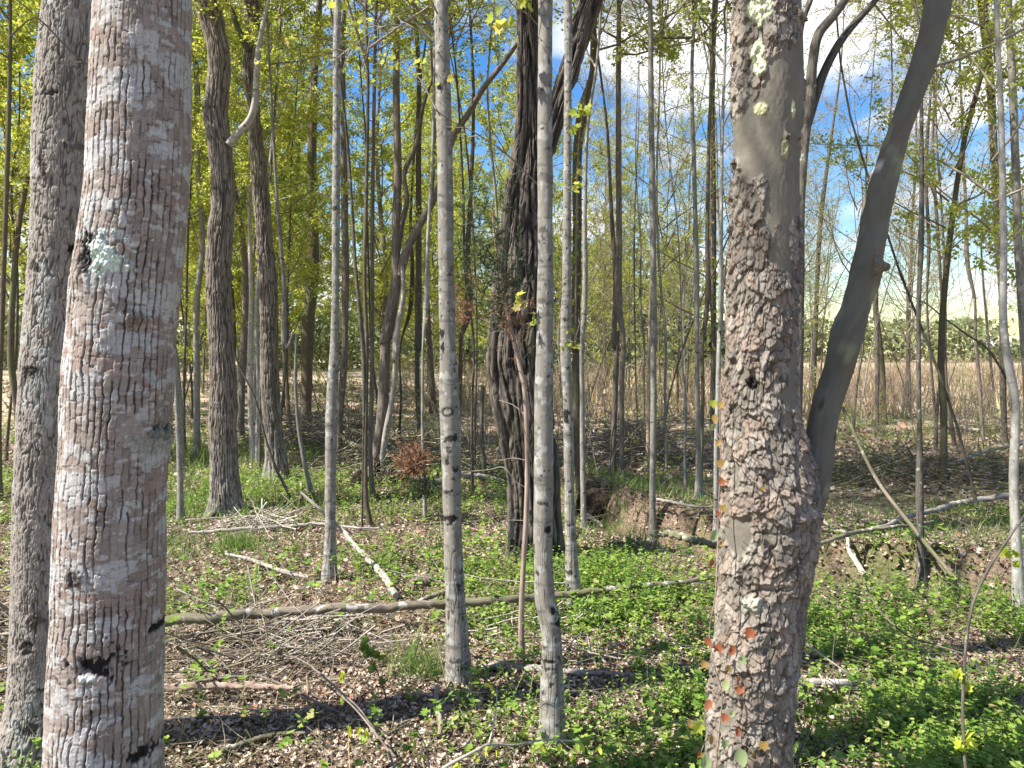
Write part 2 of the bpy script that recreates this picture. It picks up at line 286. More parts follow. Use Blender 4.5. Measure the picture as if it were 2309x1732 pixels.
# ------------------------------------------------------------------ crowns
def wander(p, d, ln, n, rng, curl=.12, up=.0):
    P = [np.array(p, float)]; d = unit(d)
    for i in range(n):
        d = unit(d + rng.normal(size=3) * curl + np.array([0, 0, up])); P.append(P[-1] + d * ln / n)
    return np.array(P)
def crown_mesh(name, seed, Lc, nb, spread, dens, lsize, lm, rb=.012, low=1.0, tmpl=TD, elev=(15, 55), fine=1.0):
    rng = np.random.default_rng(seed); b = MB(); lp = []; ld_ = []
    for i in range(nb):
        f = (i + rng.random()) / nb; z0 = Lc * f; az_ = i * 2.4 + rng.normal() * .4; el = rad(rng.uniform(*elev))
        ln = spread * (1 - f * .8) * rng.uniform(.55, 1.1) + .25
        Pb = wander((0, 0, z0), (math.cos(az_) * math.cos(el), math.sin(az_) * math.cos(el), math.sin(el)), ln, 7, rng, .13, .03)
        r0 = rb * (1 - f * .6) * (ln / spread) ** .7 + .003
        add_tube(b, Pb, np.linspace(r0, .002, len(Pb)), 4)
        nt_ = max(3, int(ln / .20 * fine))
        for j in range(nt_):
            s = .18 + .82 * (j + rng.random()) / nt_; q = s * (len(Pb) - 1); k = min(int(q), len(Pb) - 2); p = Pb[k] + (Pb[k + 1] - Pb[k]) * (q - k)
            dd = unit(unit(Pb[k + 1] - Pb[k]) + rng.normal(size=3) * .75); tl = rng.uniform(.15, .6) * (1.15 - s * .6)
            Pt = wander(p, dd, tl, 4, rng, .22, .05); add_tube(b, Pt, np.linspace(.0028, .0012, 5), 3)
            nl = rng.poisson(dens * tl)
            for _ in range(nl):
                q2 = rng.random() ** .7 * 4; k2 = min(int(q2), 3); pp = Pt[k2] + (Pt[k2 + 1] - Pt[k2]) * (q2 - k2)
                c = rng.normal(size=3) * .035
                lp.append(pp + c); ld_.append(rng.normal(size=3) + unit(Pt[-1] - Pt[0]) * .8 + np.array([0, 0, -.3]))
    lp = np.array(lp); n = len(lp)
    leaves(b, tmpl, lp, np.array(ld_), rdir(n, rng, .7), lsize * rng.uniform(.55, 1.25, n), 1)
    return b.mesh(name, [M['twig'], lm], smooth=True)
CR = {
 'dense': [crown_mesh('dense_crown', 10 + i, 8.5, 50, 2.7, 190, .054, M['leaf']) for i in range(3)],
 'mid': [crown_mesh('leafy_crown', 20 + i, 7.5, 36, 2.2, 125, .048, M['leaf' if i < 2 else 'leafg']) for i in range(3)],
 'sparse': [crown_mesh('sparse_crown', 30 + i, 8, 36, 2.2, 66, .040, M['leafg' if i == 1 else 'leaf'], elev=(20, 65)) for i in range(3)],
 'bud': [crown_mesh('budding_crown', 40 + i, 8, 48, 2.0, 60, .030, M['leafr'], elev=(25, 65), fine=1.5) for i in range(2)],
}
# ------------------------------------------------------------------ traced trunks
def world_path(s, Y, H, base=None, lean=0.0):
    """pixel polyline (top to bottom) -> 3-D centre line from the ground up, with radii"""
    pts = px(s)[::-1]; P = []; r = []
    for (a, b_, w_) in pts:
        p, t = P3(a, b_, Y); P.append(p); r.append(w_ * K / FPX * t / 2)
    P = np.array(P); r = np.array(r)
    g = float(gz(P[0, 0], Y)); 
    if P[0, 2] > g + .03:   # extend down to the ground
        dd = (P[0] - P[1]) / max(P[1, 2] - P[0, 2], .05); q = P[0] + dd * (P[0, 2] - g) * .6; q[2] = g
        P = np.vstack([q, P]); r = np.r_[r[0] * 1.12, r]
    g = float(gz(P[0, 0], P[0, 1])); P[0, 2] = g
    P = np.vstack([P[0] - [0, 0, .15], P]); r = np.r_[r[0] * 1.15, r]
    if H and P[-1, 2] < H:      # grow on above the frame
        n = max(2, int((H - P[-1, 2]) / 1.0)); d = unit(P[-1] - P[-3]); p = P[-1]; st = (H - p[2]) / n; r0 = r[-1]
        for i in range(n):
            d = unit(d * [.75, .75, 1] + RNG.normal(size=3) * [.05, .05, 0]); p = p + d * st / max(d[2], .5); P = np.vstack([P, p]); r = np.r_[r, r0 * (1 - (i + 1) / n * .85)]
    return P, r
def seg_tube(b, P, r, k, m=0, wob=.05, step=.12, flare=True):
    n = int(np.clip(np.linalg.norm(np.diff(P, axis=0), axis=1).sum() / step, 6, 160))
    Q = catmull(np.c_[P, r], n); C_, R_ = Q[:, :3], np.maximum(Q[:, 3], .002)
    if flare:
        h = C_[:, 2] - C_[0, 2] - .15; R_ = R_ * (1 + .5 * np.exp(-np.maximum(h, 0) / .08))
    add_tube(b, C_, R_, k, m, wob)
    return C_, R_
def tree(name, label, s, mat, Y=None, H=11, crown=None, group=None, cat='tree', k=None, branches=(), wob=.05, cs=1.0, cz=None, fn=None, marks=(), lumps=(), ztop=4.5, dz=.005, nf=90):
    pts = px(s); last = pts[-1]
    if Y is None: Y = gp(last[0], last[1])[1]
    if H and pts[0][1] > 15: H = max(H, P3(pts[0][0], pts[0][1], Y)[0][2] + 2.5)
    P, r = world_path(s, Y, H); base = P[1].copy(); root = empty(name, base, label, cat, group)
    b = MB(); k = k or int(np.clip(r[1] * K / K * 900 / Y, 6, 20))
    C_, R_ = seg_tube(b, P, r, k, 0, wob)
    if fn: big_trunk(root, base, P, r, -.05, ztop, globals()[fn], 1, dz=dz, nf=nf, marks=marks, lumps=lumps, flare=.3)
    else: link('trunk', b.mesh('trunk', [M[mat]], off=base), root)
    if crown:
        me = CR[crown][RNG.integers(len(CR[crown]))]; z0 = cz if cz is not None else max(P3(0, 0, Y)[0][2] - .6, H * .35)
        top = C_[-1]; i = np.argmin(np.abs(C_[:, 2] - z0)); c = link('crown', me, root, C_[i] - base)
        sl = (H - C_[i, 2]) / 8.0; c.scale = (cs, cs, max(sl, .25)); c.rotation_euler = (0, 0, RNG.random() * 6.28)
        ax = C_[-1] - C_[i]; c.rotation_euler[0] = -math.atan2(ax[1], ax[2]) * .0
    for br in branches: branch(root, base, *br)
    return root, base, Y
def branch(root, base, s, Y0, Y1, mat='twig', lf=None, dens=14, ls=.05, tw=.3, nt=None, seed=1, name='branch', r1=None, k=5):
    """a traced branch: pixel polyline from the trunk outward, depth going Y0 -> Y1"""
    rng = np.random.default_rng(seed); pts = px(s); n = len(pts); P = []; r = []
    for i, (a, b_, w_) in enumerate(pts):
        Yq = Y0 + (Y1 - Y0) * i / (n - 1); p, t = P3(a, b_, Yq); P.append(p); r.append(max(w_ * K / FPX * t / 2, .0018))
    Q = catmull(np.c_[np.array(P), r], max(8, n * 4)); b = MB(); add_tube(b, Q[:, :3], Q[:, 3], k, 0, .04)
    if lf: spray(b, Q[:, :3], rng, dens, ls, tw, nt)
    return link(name, b.mesh(name, [M[mat], M[lf] if lf else M[mat]], off=base), root)
def spray(b, P, rng, dens, ls, tw=.3, nt=None, lo=.1, tmpl=TMp):
    ln = np.linalg.norm(np.diff(P, axis=0), axis=1).sum(); nt = nt or int(ln / .12); lp = []; ld_ = []
    for j in range(nt):
        q = (lo + (1 - lo) * (j + rng.random()) / nt) * (len(P) - 1); k = min(int(q), len(P) - 2); p = P[k] + (P[k + 1] - P[k]) * (q - k)
        dd = unit(unit(P[k + 1] - P[k]) + rng.normal(size=3) * .8); tl = rng.uniform(.3, 1) * tw; Pt = wander(p, dd, tl, 4, rng, .2, .04)
        add_tube(b, Pt, np.linspace(.0025, .001, 5), 3)
        for _ in range(rng.poisson(dens * tl)):
            q2 = rng.random() ** .5 * 4; k2 = min(int(q2), 3); pp = Pt[k2] + (Pt[k2 + 1] - Pt[k2]) * (q2 - k2); lp.append(pp + rng.normal(size=3) * .012); ld_.append(rng.normal(size=3) + dd * .8 + [0, 0, -.2])
    if lp: leaves(b, tmpl, np.array(lp), np.array(ld_), rdir(len(lp), rng, .8), ls * rng.uniform(.5, 1.2, len(lp)), 1)
# ------------------------------------------------------------------ big trunks with modelled bark
def worley(u, v, du, dv, ncol, seed, jit=.85):
    a = u / du; b_ = v / dv; ai = np.floor(a); bi = np.floor(b_)
    F1 = np.full(a.shape, 1e9); F2 = np.full(a.shape, 1e9); ID = np.zeros(a.shape); OX = np.zeros(a.shape); OY = np.zeros(a.shape)
    for i in (-1, 0, 1):
        for j in (-1, 0, 1):
            ci, cj = ai + i, bi + j; cm = np.mod(ci, ncol)
            fx = ci + .5 + jit * (_h(cm, cj, np.full(1, seed)) - .5); fy = cj + .5 + jit * (_h(cm, cj, np.full(1, seed + 1)) - .5)
            d = np.hypot(a - fx, b_ - fy); m = d < F1
            F2 = np.where(m, F1, np.minimum(F2, d)); F1 = np.where(m, d, F1); ID = np.where(m, _h(cm, cj, np.full(1, seed + 2)), ID); OX = np.where(m, a - fx, OX); OY = np.where(m, b_ - fy, OY)
    return F1, F2 - F1, ID, OX, OY
def mixc(a, b_, f): return np.asarray(a) * (1 - f[..., None]) + np.asarray(b_) * f[..., None]
def ridge(x): return 1 - np.abs(2 * x - 1)
def brick(um, v, du, dv, ncol, seed, wob, X, Y, Z):
    """upright columns split at uneven heights; distances to the column edge and to the row edge"""
    a = um / du; ci = np.floor(a); fa = a - ci; cm = np.mod(ci, ncol)
    j_ = [(_h(cm + k, np.full(1, seed)) - .5) * .5 for k in (0, 1)]; lo = j_[0] * 0
    dv_ = dv * (.6 + .8 * _h(cm, np.full(1, seed + 5))); b_ = v / dv_ + _h(cm, np.full(1, seed + 1)) * 9 + wob; ri = np.floor(b_); fb = b_ - ri
    ed = .22 * (_h(cm, ri, np.full(1, seed + 2)) - .5)
    eu = np.minimum(fa, 1 - fa) * du; ev = np.minimum(np.abs(fb - ed), np.abs(1 - fb + ed)) * dv_
    side = np.where(fa < .5, cm, np.mod(cm + 1, ncol)); return eu, ev, _h(cm, ri, np.full(1, seed + 3)), side
def bark_plate(u, v, X, Y, Z, nc):          # blocky plates split by upright fissures, lichen patches
    L_ = nc * .02; w1 = fbm(X * 13, Y * 13, Z * 7, 2, 1) - .5; w3 = fbm(X * 60, Y * 60, Z * 38, 2, 18) - .5; w4 = vn(X * 160, Y * 160, Z * 120, 4) - .5
    um = u + w1 * .016 + w3 * .009 + w4 * .0038; n1 = round(nc * 1.05); du = L_ / n1
    eu, ev, id1, sd = brick(um, v + w3 * .012, du, .040, n1, 11, w1 * .9, X, Y, Z)
    open_ = sst(.38, .66, fbm(X * 16, Y * 16, Z * 10, 2, 4) + .22 * (_h(sd, np.floor(v / .09 + _h(sd, np.full(1, 9)) * 7), np.full(1, 6)) - .5) * 2)
    fis = (1 - sst(.0008, .0030, eu)) * (.10 + .90 * open_); row = (1 - sst(.0002, .0014, ev)) * sst(.32, .52, fbm(X * 22, Y * 22, Z * 30, 2, 14))
    n2 = round(nc * 2.1); eu2, ev2, id2, sd2 = brick(um + w3 * .006, v, L_ / n2, .017, n2, 41, w3 * 1.5, X, Y, Z)
    fine = np.maximum((1 - sst(.0001, .001, eu2)), (1 - sst(.0001, .0009, ev2))) * sst(.5, .66, fbm(X * 20, Y * 20, Z * 22, 2, 64))
    stri = vn(X * 50, Y * 50, Z * 480, 5); gr_ = fbm(X * 120, Y * 120, Z * 120, 3, 6)
    h = -.0075 * fis - .0028 * row - .0010 * fine + (id1 - .5) * .0030 + (id2 - .5) * .0008 + stri * .0007 + w1 * .008 + gr_ * .0014
    c = mixc((.19, .15, .125), (.38, .325, .285), np.clip(id1 * .55 + gr_ * .5, 0, 1)); c = mixc(c, (.27, .18, .15), .4 * sst(.57, .66, fbm(X * 13, Y * 13, Z * 15, 3, 77) + .08 * (id1 - .5)))
    lz = .035 * sst(1.25, 1.9, Z) ; li = sst(.515, .55, fbm(X * 13 + 3, Y * 13, Z * 21, 5, 51) + .07 * (id1 - .5) + .05 * (gr_ - .5) + lz - .055); c = mixc(c, mixc((.37, .355, .34), (.52, .51, .50), gr_), li * .8)
    li2 = sst(.64, .67, fbm(X * 38, Y * 38, Z * 60, 3, 91)); c = mixc(c, (.50, .50, .47), li2 * .7)
    return h, c * (1 - .66 * np.clip(fis * 1.15 + row * .75 + fine * .55, 0, 1))[..., None] * (.86 + .28 * stri)[..., None]
def bark_fine(u, v, X, Y, Z, nc):           # close-set short furrows
    w = fbm(X * 18, Y * 18, Z * 12, 2, 8) - .5; a, b_, c_ = X * 120 + w * 1.2, Y * 120 + w * 1.2, Z * 26 + w * 2.0
    r1_ = ridge(vn(a, b_, c_, 3)); r2_ = ridge(vn(a * 1.9, b_ * 1.9, c_ * 2.2, 5)); g_ = fbm(X * 130, Y * 130, Z * 90, 3, 7)
    on = sst(.3, .6, vn(X * 40, Y * 40, Z * 26, 15)); cr1 = sst(.74, .97, r1_) * on; cr2 = sst(.8, .98, r2_) * (1 - on * .5)
    h = -.0060 * cr1 - .0028 * cr2 + g_ * .0045 + (vn(X * 45, Y * 45, Z * 22, 25) - .5) * .005
    c = mixc((.19, .165, .14), (.39, .355, .315), np.clip(g_ * 1.1 - .1 + .3 * w, 0, 1)); c = mixc(c, (.41, .42, .40), .55 * sst(.56, .66, fbm(X * 16, Y * 16, Z * 10, 4, 33)))
    return h, c * (1 - .55 * cr1)[..., None] * (1 - .3 * cr2)[..., None]
def bark_furrow(u, v, X, Y, Z, nc):         # long wandering furrows
    w = fbm(X * 8, Y * 8, Z * 5, 2, 8) - .5; a, b_, c_ = X * 85 + w * 1.6, Y * 85 + w * 1.6, Z * 6.5 + w * 1.5
    r1_ = ridge(vn(a, b_, c_, 3)); r2_ = ridge(vn(a * 2, b_ * 2, c_ * 2.1, 5)); g_ = fbm(X * 90, Y * 90, Z * 40, 3, 7)
    cr1 = sst(.62, .95, r1_); cr2 = sst(.7, .96, r2_); h = -.0105 * cr1 - .004 * cr2 + g_ * .004 + (fbm(X * 9, Y * 9, Z * 9, 2, 25) - .5) * .02
    c = mixc((.16, .13, .105), (.34, .295, .25), np.clip(g_ * .9 + w * .6, 0, 1)); c = mixc(c, (.38, .36, .335), .6 * sst(1.1, .2, Z) * sst(.4, .6, g_))
    return h, c * (1 - .6 * cr1)[..., None] * (1 - .4 * cr2)[..., None]
def bark_smooth(u, v, X, Y, Z, nc):         # smooth grey bark with small lichens
    st_ = fbm(X * 150, Y * 150, Z * 14, 3, 3); g_ = fbm(X * 60, Y * 60, Z * 40, 4, 7); ln_ = vn(X * 18, Y * 18, Z * 190, 9); low = sst(1.3, .3, Z)
    r_ = sst(.8, .97, ridge(vn(X * 130, Y * 130, Z * 12, 13))) * low
    h = (fbm(X * 10, Y * 10, Z * 10, 3, 5) - .5) * .006 + g_ * .0012 - r_ * .0016 + sst(.8, .95, ln_) * .0008
    c = mixc((.15, .14, .12), (.30, .28, .245), np.clip(g_ * .7 + st_ * .5 - .1, 0, 1)); c = mixc(c, (.30, .265, .225), low * .5)
    c = mixc(c, (.38, .38, .35), .75 * sst(.60, .63, fbm(X * 48, Y * 48, Z * 34, 4, 33))); c = mixc(c, (.045, .04, .035), .85 * sst(.70, .72, fbm(X * 55, Y * 55, Z * 55, 3, 43)))
    c = mixc(c, (.09, .085, .08), .55 * sst(.62, .68, fbm(X * 14, Y * 14, Z * 60, 3, 53)))
    return h, c * (1 - .4 * r_)[..., None]
def bark_flake(u, v, X, Y, Z, nc):          # curling scales over smooth olive bark
    L_ = nc * .02; w2 = fbm(X * 26, Y * 26, Z * 20, 3, 3) - .5; w3 = fbm(X * 26 + 7, Y * 26, Z * 20, 3, 23) - .5; w4 = fbm(X * 95, Y * 95, Z * 95, 3, 43) - .5; w5 = fbm(X * 95 + 3, Y * 95, Z * 95, 3, 47) - .5
    f_ = fbm(X * 9 + 2, Y * 9, Z * 6, 4, 12); smooth = sst(.63, .68, f_ + .10 * sst(1.7, 2.3, Z) + .10 * (sst(.0, .07, X - CX_[0]) * sst(1.3, 1.8, Z)))
    gr_ = fbm(X * 110, Y * 110, Z * 60, 3, 9); h = (gr_ - .5) * .0022; c = mixc((.135, .12, .097), (.21, .19, .15), fbm(X * 22, Y * 22, Z * 18, 4, 71)); edge = np.zeros_like(u)
    for n_, dv, sd, amp, th_ in ((1.6, .023, 151, .0022, .35), (.9, .040, 131, .0036, .42), (.5, .066, 101, .0046, .50)):
        n1 = round(nc * n_); f1, e1, id1, ox, oy = worley(u + w2 * .026 + w4 * .009, v + w3 * .030 + w5 * .011, L_ / n1, dv, n1, sd, 1.0)
        k_ = sst(th_, th_ + .01, id1) * (1 - smooth); lift = amp * (.25 + 1.1 * np.clip(.45 - oy + ox * .4 * (id1 - .6) * 4, 0, 1.3)) * (.5 + id1)
        h = h + lift * k_; q = _h(np.floor(id1 * 1e6), np.full(1, 5)); cc = mixc((.135, .112, .092), (.40, .36, .31), q ** 1.3); cc = mixc(cc, (.24, .15, .10), (q > .8) * .5)
        c = c * (1 - (k_ * .75)[..., None]) + cc * (k_ * .75)[..., None]; edge = np.maximum(edge, (1 - sst(0, .13, e1)) * k_)
    c = c * (1 - .42 * edge)[..., None]; red = sst(.58, .68, fbm(X * 20, Y * 20, Z * 12, 3, 55)) * (1 - smooth); c = mixc(c, (.20, .14, .105), red * .4)
    r_ = sst(.86, .98, ridge(vn(X * 70, Y * 70, Z * 30, 77))) * (1 - smooth); h = h - .004 * r_; return h, c * (1 - .5 * r_)[..., None] * (.85 + .3 * gr_)[..., None]
def bark_shag(u, v, X, Y, Z, nc):           # long upright ridges
    L_ = nc * .02; w = fbm(X * 5, Y * 5, Z * 2.2, 3, 3) - .5; w3 = fbm(X * 26, Y * 26, Z * 8, 3, 13) - .5; g_ = fbm(X * 80, Y * 80, Z * 24, 3, 7)
    a, b_, c_ = X * 32 + w * 1.8 + w3 * .9, Y * 32 + w * 1.8, Z * 2.8 + w * 1.5; r1_ = ridge(vn(a, b_, c_, 3)); r2_ = ridge(vn(a * 2.3, b_ * 2.3, c_ * 2.4, 5)); r3_ = ridge(vn(X * 14, Y * 14, Z * 16 + w3 * 3, 31))
    cr1 = sst(.60, .93, r1_); cr2 = sst(.68, .96, r2_); cr3 = sst(.88, .97, r3_); h = -.024 * cr1 - .009 * cr2 - .004 * cr3 + g_ * .006
    c = mixc((.065, .051, .042), (.21, .18, .15), np.clip(g_ * .9 + w3 * .8, 0, 1)); c = mixc(c, (.13, .135, .06), .6 * sst(.50, .62, fbm(X * 4, Y * 4, Z * 2.5, 3, 9)) * sst(2.8, 2.0, Z) * sst(.8, 1.3, Z))
    return h, c * (1 - .62 * cr1)[..., None] * (1 - .45 * cr2)[..., None] * (1 - .3 * cr3)[..., None]
CX_ = [0]
def big_trunk(root, base, P, r, zlo, zhi, fn, nc, dz=.003, nf=230, marks=(), lumps=(), name='trunk', mat='barkcol', flare=.25, front=2.3, shape=None):
    Q = catmull(np.c_[P, r], 400); 
    zs = np.r_[np.arange(Q[0, 2], zlo, .03), np.arange(zlo, zhi, dz), np.arange(zhi, Q[-1, 2], .12), Q[-1, 2]]; zs = np.unique(zs)
    o = np.argsort(Q[:, 2]); cx = np.interp(zs, Q[o, 2], Q[o, 0]); cy_ = np.interp(zs, Q[o, 2], Q[o, 1]); rr = np.interp(zs, Q[o, 2], Q[o, 3])
    gr = float(gz(cx[0], cy_[0])); rr = rr * (1 + flare * np.exp(-np.maximum(zs - gr, 0) / .12))
    face = math.atan2(-cy_.mean(), -cx.mean()); th = np.r_[np.linspace(-front / 2 * 1.25, front / 2 * 1.25, nf) , np.linspace(front / 2 * 1.25, 2 * math.pi - front / 2 * 1.25, 60)[1:-1]] + face
    T_, Zg = np.meshgrid(th, zs); Rg = rr[:, None] * np.ones_like(T_); Rm = rr[(zs > zlo) & (zs < zhi)].mean()
    X = cx[:, None] + Rg * np.cos(T_); Y = cy_[:, None] + Rg * np.sin(T_); CX_[0] = cx[:, None]
    u = np.mod(T_, 2 * math.pi) * Rm; ncc = max(8, int(round(2 * math.pi * Rm / .02))); L_ = 2 * math.pi * Rm; u = u / L_ * ncc * .02
    nx3 = np.cos(T_) * Rm; ny3 = np.sin(T_) * Rm
    XX = nx3 + 3.1; YY = ny3 + 5.3
    if fn is bark_flake: CX_[0] = 3.1
    h, col = fn(u, Zg, XX, YY, Zg, ncc)
    fr = np.cos(T_ - face) > -.1
    for (mx_, my_, w_, hh, c_, rough, amt) in marks:      # pixel-placed bark scars on the camera side
        t0 = cy_.mean(); p, t = P3(mx_, my_, cy_.mean() - Rm * .8); sx_ = w_ * K / FPX * t; sz_ = hh * K / FPX * t
        d2 = ((X - p[0]) / sx_) ** 2 + ((Zg - p[2]) / sz_) ** 2; q = np.exp(-d2) + (fbm(XX * 75, YY * 75, Zg * 60, 5, 301) - .5) * rough * 1.25
        f_ = sst(.34, .66, q) * fr * (d2 < 6); col = mixc(col, np.array(c_) * (.6 + 1.5 * fbm(XX * 200, YY * 200, Zg * 200, 2, 7))[..., None], f_ * amt); h = h + f_ * ((-.005 if sum(c_) < .1 else .003) + (fbm(XX * 150, YY * 150, Zg * 150, 2, 311) - .5) * .010) * min(1, Rm / .12)
    for (mx_, my_, w_, hh, dh) in lumps:
        p, t = P3(mx_, my_, cy_.mean() - Rm * .8); sx_ = w_ * K / FPX * t; sz_ = hh * K / FPX * t
        h = h + dh * np.exp(-((X - p[0]) / sx_) ** 2 - ((Zg - p[2]) / sz_) ** 2) * fr
    h = h + (fbm(XX * 3, YY * 3, Zg * 2, 2, 401) - .5) * .012
    Rg = Rg + h; X = cx[:, None] + Rg * np.cos(T_); Y = cy_[:, None] + Rg * np.sin(T_)
    n, k = X.shape; i = np.arange(n - 1)[:, None] * k; j = np.arange(k)[None]; j2 = (j + 1) % k
    F = np.stack([i + j, i + j2, i + k + j2, i + k + j], -1).reshape(-1, 4)
    b = MB().add(np.stack([X, Y, Zg], -1).reshape(-1, 3), F, 0, np.stack([nx3, ny3, Zg], -1).reshape(-1, 3))
    return link(name, b.mesh(name, [M[mat]], off=base, col=np.clip(col, .008, .8).reshape(-1, 3)), root)
def crown_on(root, base, p, H, kind, cs=1.0):
    me = CR[kind][RNG.integers(len(CR[kind]))]; c = link('crown', me, root, np.asarray(p) - base); c.scale = (cs, cs, (H - p[2]) / 8.0); c.rotation_euler = (0, 0, RNG.random() * 6)
BLK = (.014, .012, .011); GLI = (.42, .50, .44)
def run_big():
    # front left trunk
    s = '1 622 0 380|1 615 200 388|1 607 400 396|1 602 600 404|1 592 800 412|1 574 1000 420|1 552 1180 428|1 540 1290 430|1 532 1400 425|1 517 1659 435|2 510 0 430|2 497 300 430|2 480 600 430|2 475 900 440|2 465 1200 450|2 455 1500 455|2 452 1659 458'
    P, r = world_path(s, 2.2, 13); base = P[1].copy(); root = empty('maple_tree', base, 'thick reddish grey trunk with blocky cracked bark and white lichen patches', 'tree')
    big_trunk(root, base, P, r, .28, 2.68, bark_plate, 1, marks=[(196, 585, 30, 48, BLK, 1.1, 1), (205, 540, 22, 20, BLK, 1.5, 1), (232, 575, 36, 42, GLI, 1.6, .9), (255, 600, 30, 30, GLI, 1.6, .9), (335, 982, 26, 22, BLK, 1.2, .95), (318, 1000, 36, 34, (.2, .2, .17), 1.4, .7), (222, 1495, 40, 28, BLK, 1.7, 1), (212, 1520, 18, 10, (.5, .53, .52), 1.5, .9), (300, 1722, 26, 16, BLK, 1.4, 1), (300, 722, 26, 14, (.12, .1, .08), 1.3, .7), (175, 1300, 16, 20, (.05, .04, .035), 1.5, .8), (316, 1440, 8, 12, BLK, 1, 1)],
              lumps=[(188, 625, 34, 30, .012), (196, 590, 20, 22, -.014), (300, 715, 30, 18, .007), (222, 1495, 26, 16, -.010), (338, 985, 24, 18, .008)])
    crown_on(root, base, (P[-1][0], P[-1][1], 5.5), 13, 'bud', 1.2)
    # rear left trunk
    s = '1 330 0 250|1 305 300 260|1 292 600 260|1 280 1000 262|1 260 1300 260|1 232 1659 255|2 225 0 250|2 205 400 240|2 190 800 236|2 185 1100 240|2 175 1400 250|2 150 1659 300'
    P, r = world_path(s, 2.85, 14); base = P[1].copy(); root = empty('poplar_tree', base, 'grey brown trunk of fine close bark, half behind the thick blocky barked trunk', 'tree')
    big_trunk(root, base, P, r, -.02, 3.0, bark_fine, 1, dz=.0035, nf=200, mat='barkcolf', marks=[(165, 560, 18, 14, BLK, 1.4, 1), (205, 75, 14, 10, BLK, 1.4, .9), (110, 210, 18, 8, BLK, 1.6, .8), (84, 600, 14, 18, BLK, 1.4, .8), (72, 838, 22, 14, BLK, 1.5, .9), (165, 328, 24, 10, (.05, .04, .035), 1.6, .7), (100, 380, 12, 30, (.05, .04, .035), 1.6, .7), (120, 1185, 22, 12, BLK, 1.6, .8), (75, 1400, 20, 22, (.05, .04, .03), 1.6, .8), (60, 1460, 12, 20, BLK, 1.6, .8), (115, 1590, 24, 20, BLK, 1.7, .8), (70, 1640, 24, 16, (.03, .025, .02), 1.6, .8), (110, 1560, 40, 8, (.03, .025, .02), 1.6, .8)])
    branch(root, base, '1 415 305 9|1 300 215 8|1 200 110 7|1 110 30 6|1 20 -40 5', 2.65, 2.5, 'twig', 'lime', 5, .05, .12, 5, seed=3)
    crown_on(root, base, (P[-1][0], P[-1][1], 6), 14, 'bud', 1.2)
    # sycamore
    s = '5 363 0 275|5 365 200 286|5 365 400 290|5 360 600 275|5 358 800 273|5 354 1000 278|5 349 1200 278|5 341 1400 287|5 333 1659 293|6 333 0 295|6 343 200 325|6 360 330 360|6 374 450 390|6 374 600 392|6 370 700 385|6 357 800 375|6 345 900 360|6 330 1000 360|6 318 1100 355|6 302 1300 345|6 285 1500 348|6 278 1659 345'
    Ys = 2.35; P, r = world_path(s, Ys, 14); base = P[1].copy(); root = empty('sycamore_tree', base, 'forked sycamore with flaking scaly bark and one smooth olive limb leaning right', 'tree')
    big_trunk(root, base, P, r, .3, 2.8, bark_flake, 1, marks=[(1713, 20, 24, 48, (.47, .50, .34), .35, 1), (1706, 125, 14, 30, (.42, .46, .30), .4, 1), (1710, 160, 14, 22, (.47, .50, .34), .4, 1), (1712, 250, 16, 14, (.45, .46, .27), .5, .9), (1782, 252, 6, 22, (.45, .48, .3), .4, .9), (1763, 340, 10, 26, (.26, .26, .13), .5, .8), (1688, 864, 14, 14, BLK, 1.2, 1), (1690, 1350, 24, 22, (.30, .30, .24), .5, .8)],
              lumps=[(1690, 1350, 26, 24, .008)])
    s2 = '5 1105 0 110|5 1085 100 110|5 1060 200 102|5 992 400 105|5 922 600 105|5 865 800 120|5 822 1000 125|5 806 1100 130|5 785 1200 140|5 755 1300 132|5 722 1400 135|5 695 1500 140|5 652 1659 122|6 624 80 120|6 600 190 126|6 580 320 140|6 555 450 150|6 520 600 140'
    pts = px(s2)[::-1]; Pl = []; rl = []
    for i, (a, b_, w_) in enumerate(pts):
        p, t = P3(a, b_, Ys + .0 + .02 * i); Pl.append(p); rl.append(w_ * K / FPX * t / 2 * .95)
    d = unit(Pl[-1] - Pl[-4]); 
    for i in range(7): d = unit(d + np.array([.0, 0, .12])); Pl.append(Pl[-1] + d * 1.1); rl.append(rl[-1] * .86)
    Q = catmull(np.c_[np.array(Pl), rl], 340); b = MB(); k = 60
    V, F, bc = tube(Q[:, :3], Q[:, 3], k); th = np.tile(np.arange(k), len(Q)); 
    X, Y_, Z = bc[:, 0] + 2, bc[:, 1] + 2, bc[:, 2]; hh = (fbm(X * 14, Y_ * 14, Z * 8, 3, 5) - .5) * .016 + (fbm(X * 70, Y_ * 70, Z * 40, 3, 9) - .5) * .008 - .003 * sst(.86, .97, ridge(vn(X * 40, Y_ * 40, Z * 14, 19)))
    ctr = np.repeat(Q[:, :3], k, 0); V = V + (V - ctr) / np.maximum(np.linalg.norm(V - ctr, axis=1), 1e-6)[:, None] * hh[:, None]
    col = mixc((.095, .086, .065), (.185, .17, .13), fbm(X * 10, Y_ * 10, Z * 4, 4, 15)); col = col * (.8 + .4 * fbm(X * 60, Y_ * 60, Z * 25, 3, 29))[:, None]; col = mixc(col, (.15, .105, .075), .6 * sst(.62, .7, fbm(X * 12, Y_ * 12, Z * 7, 3, 25)))
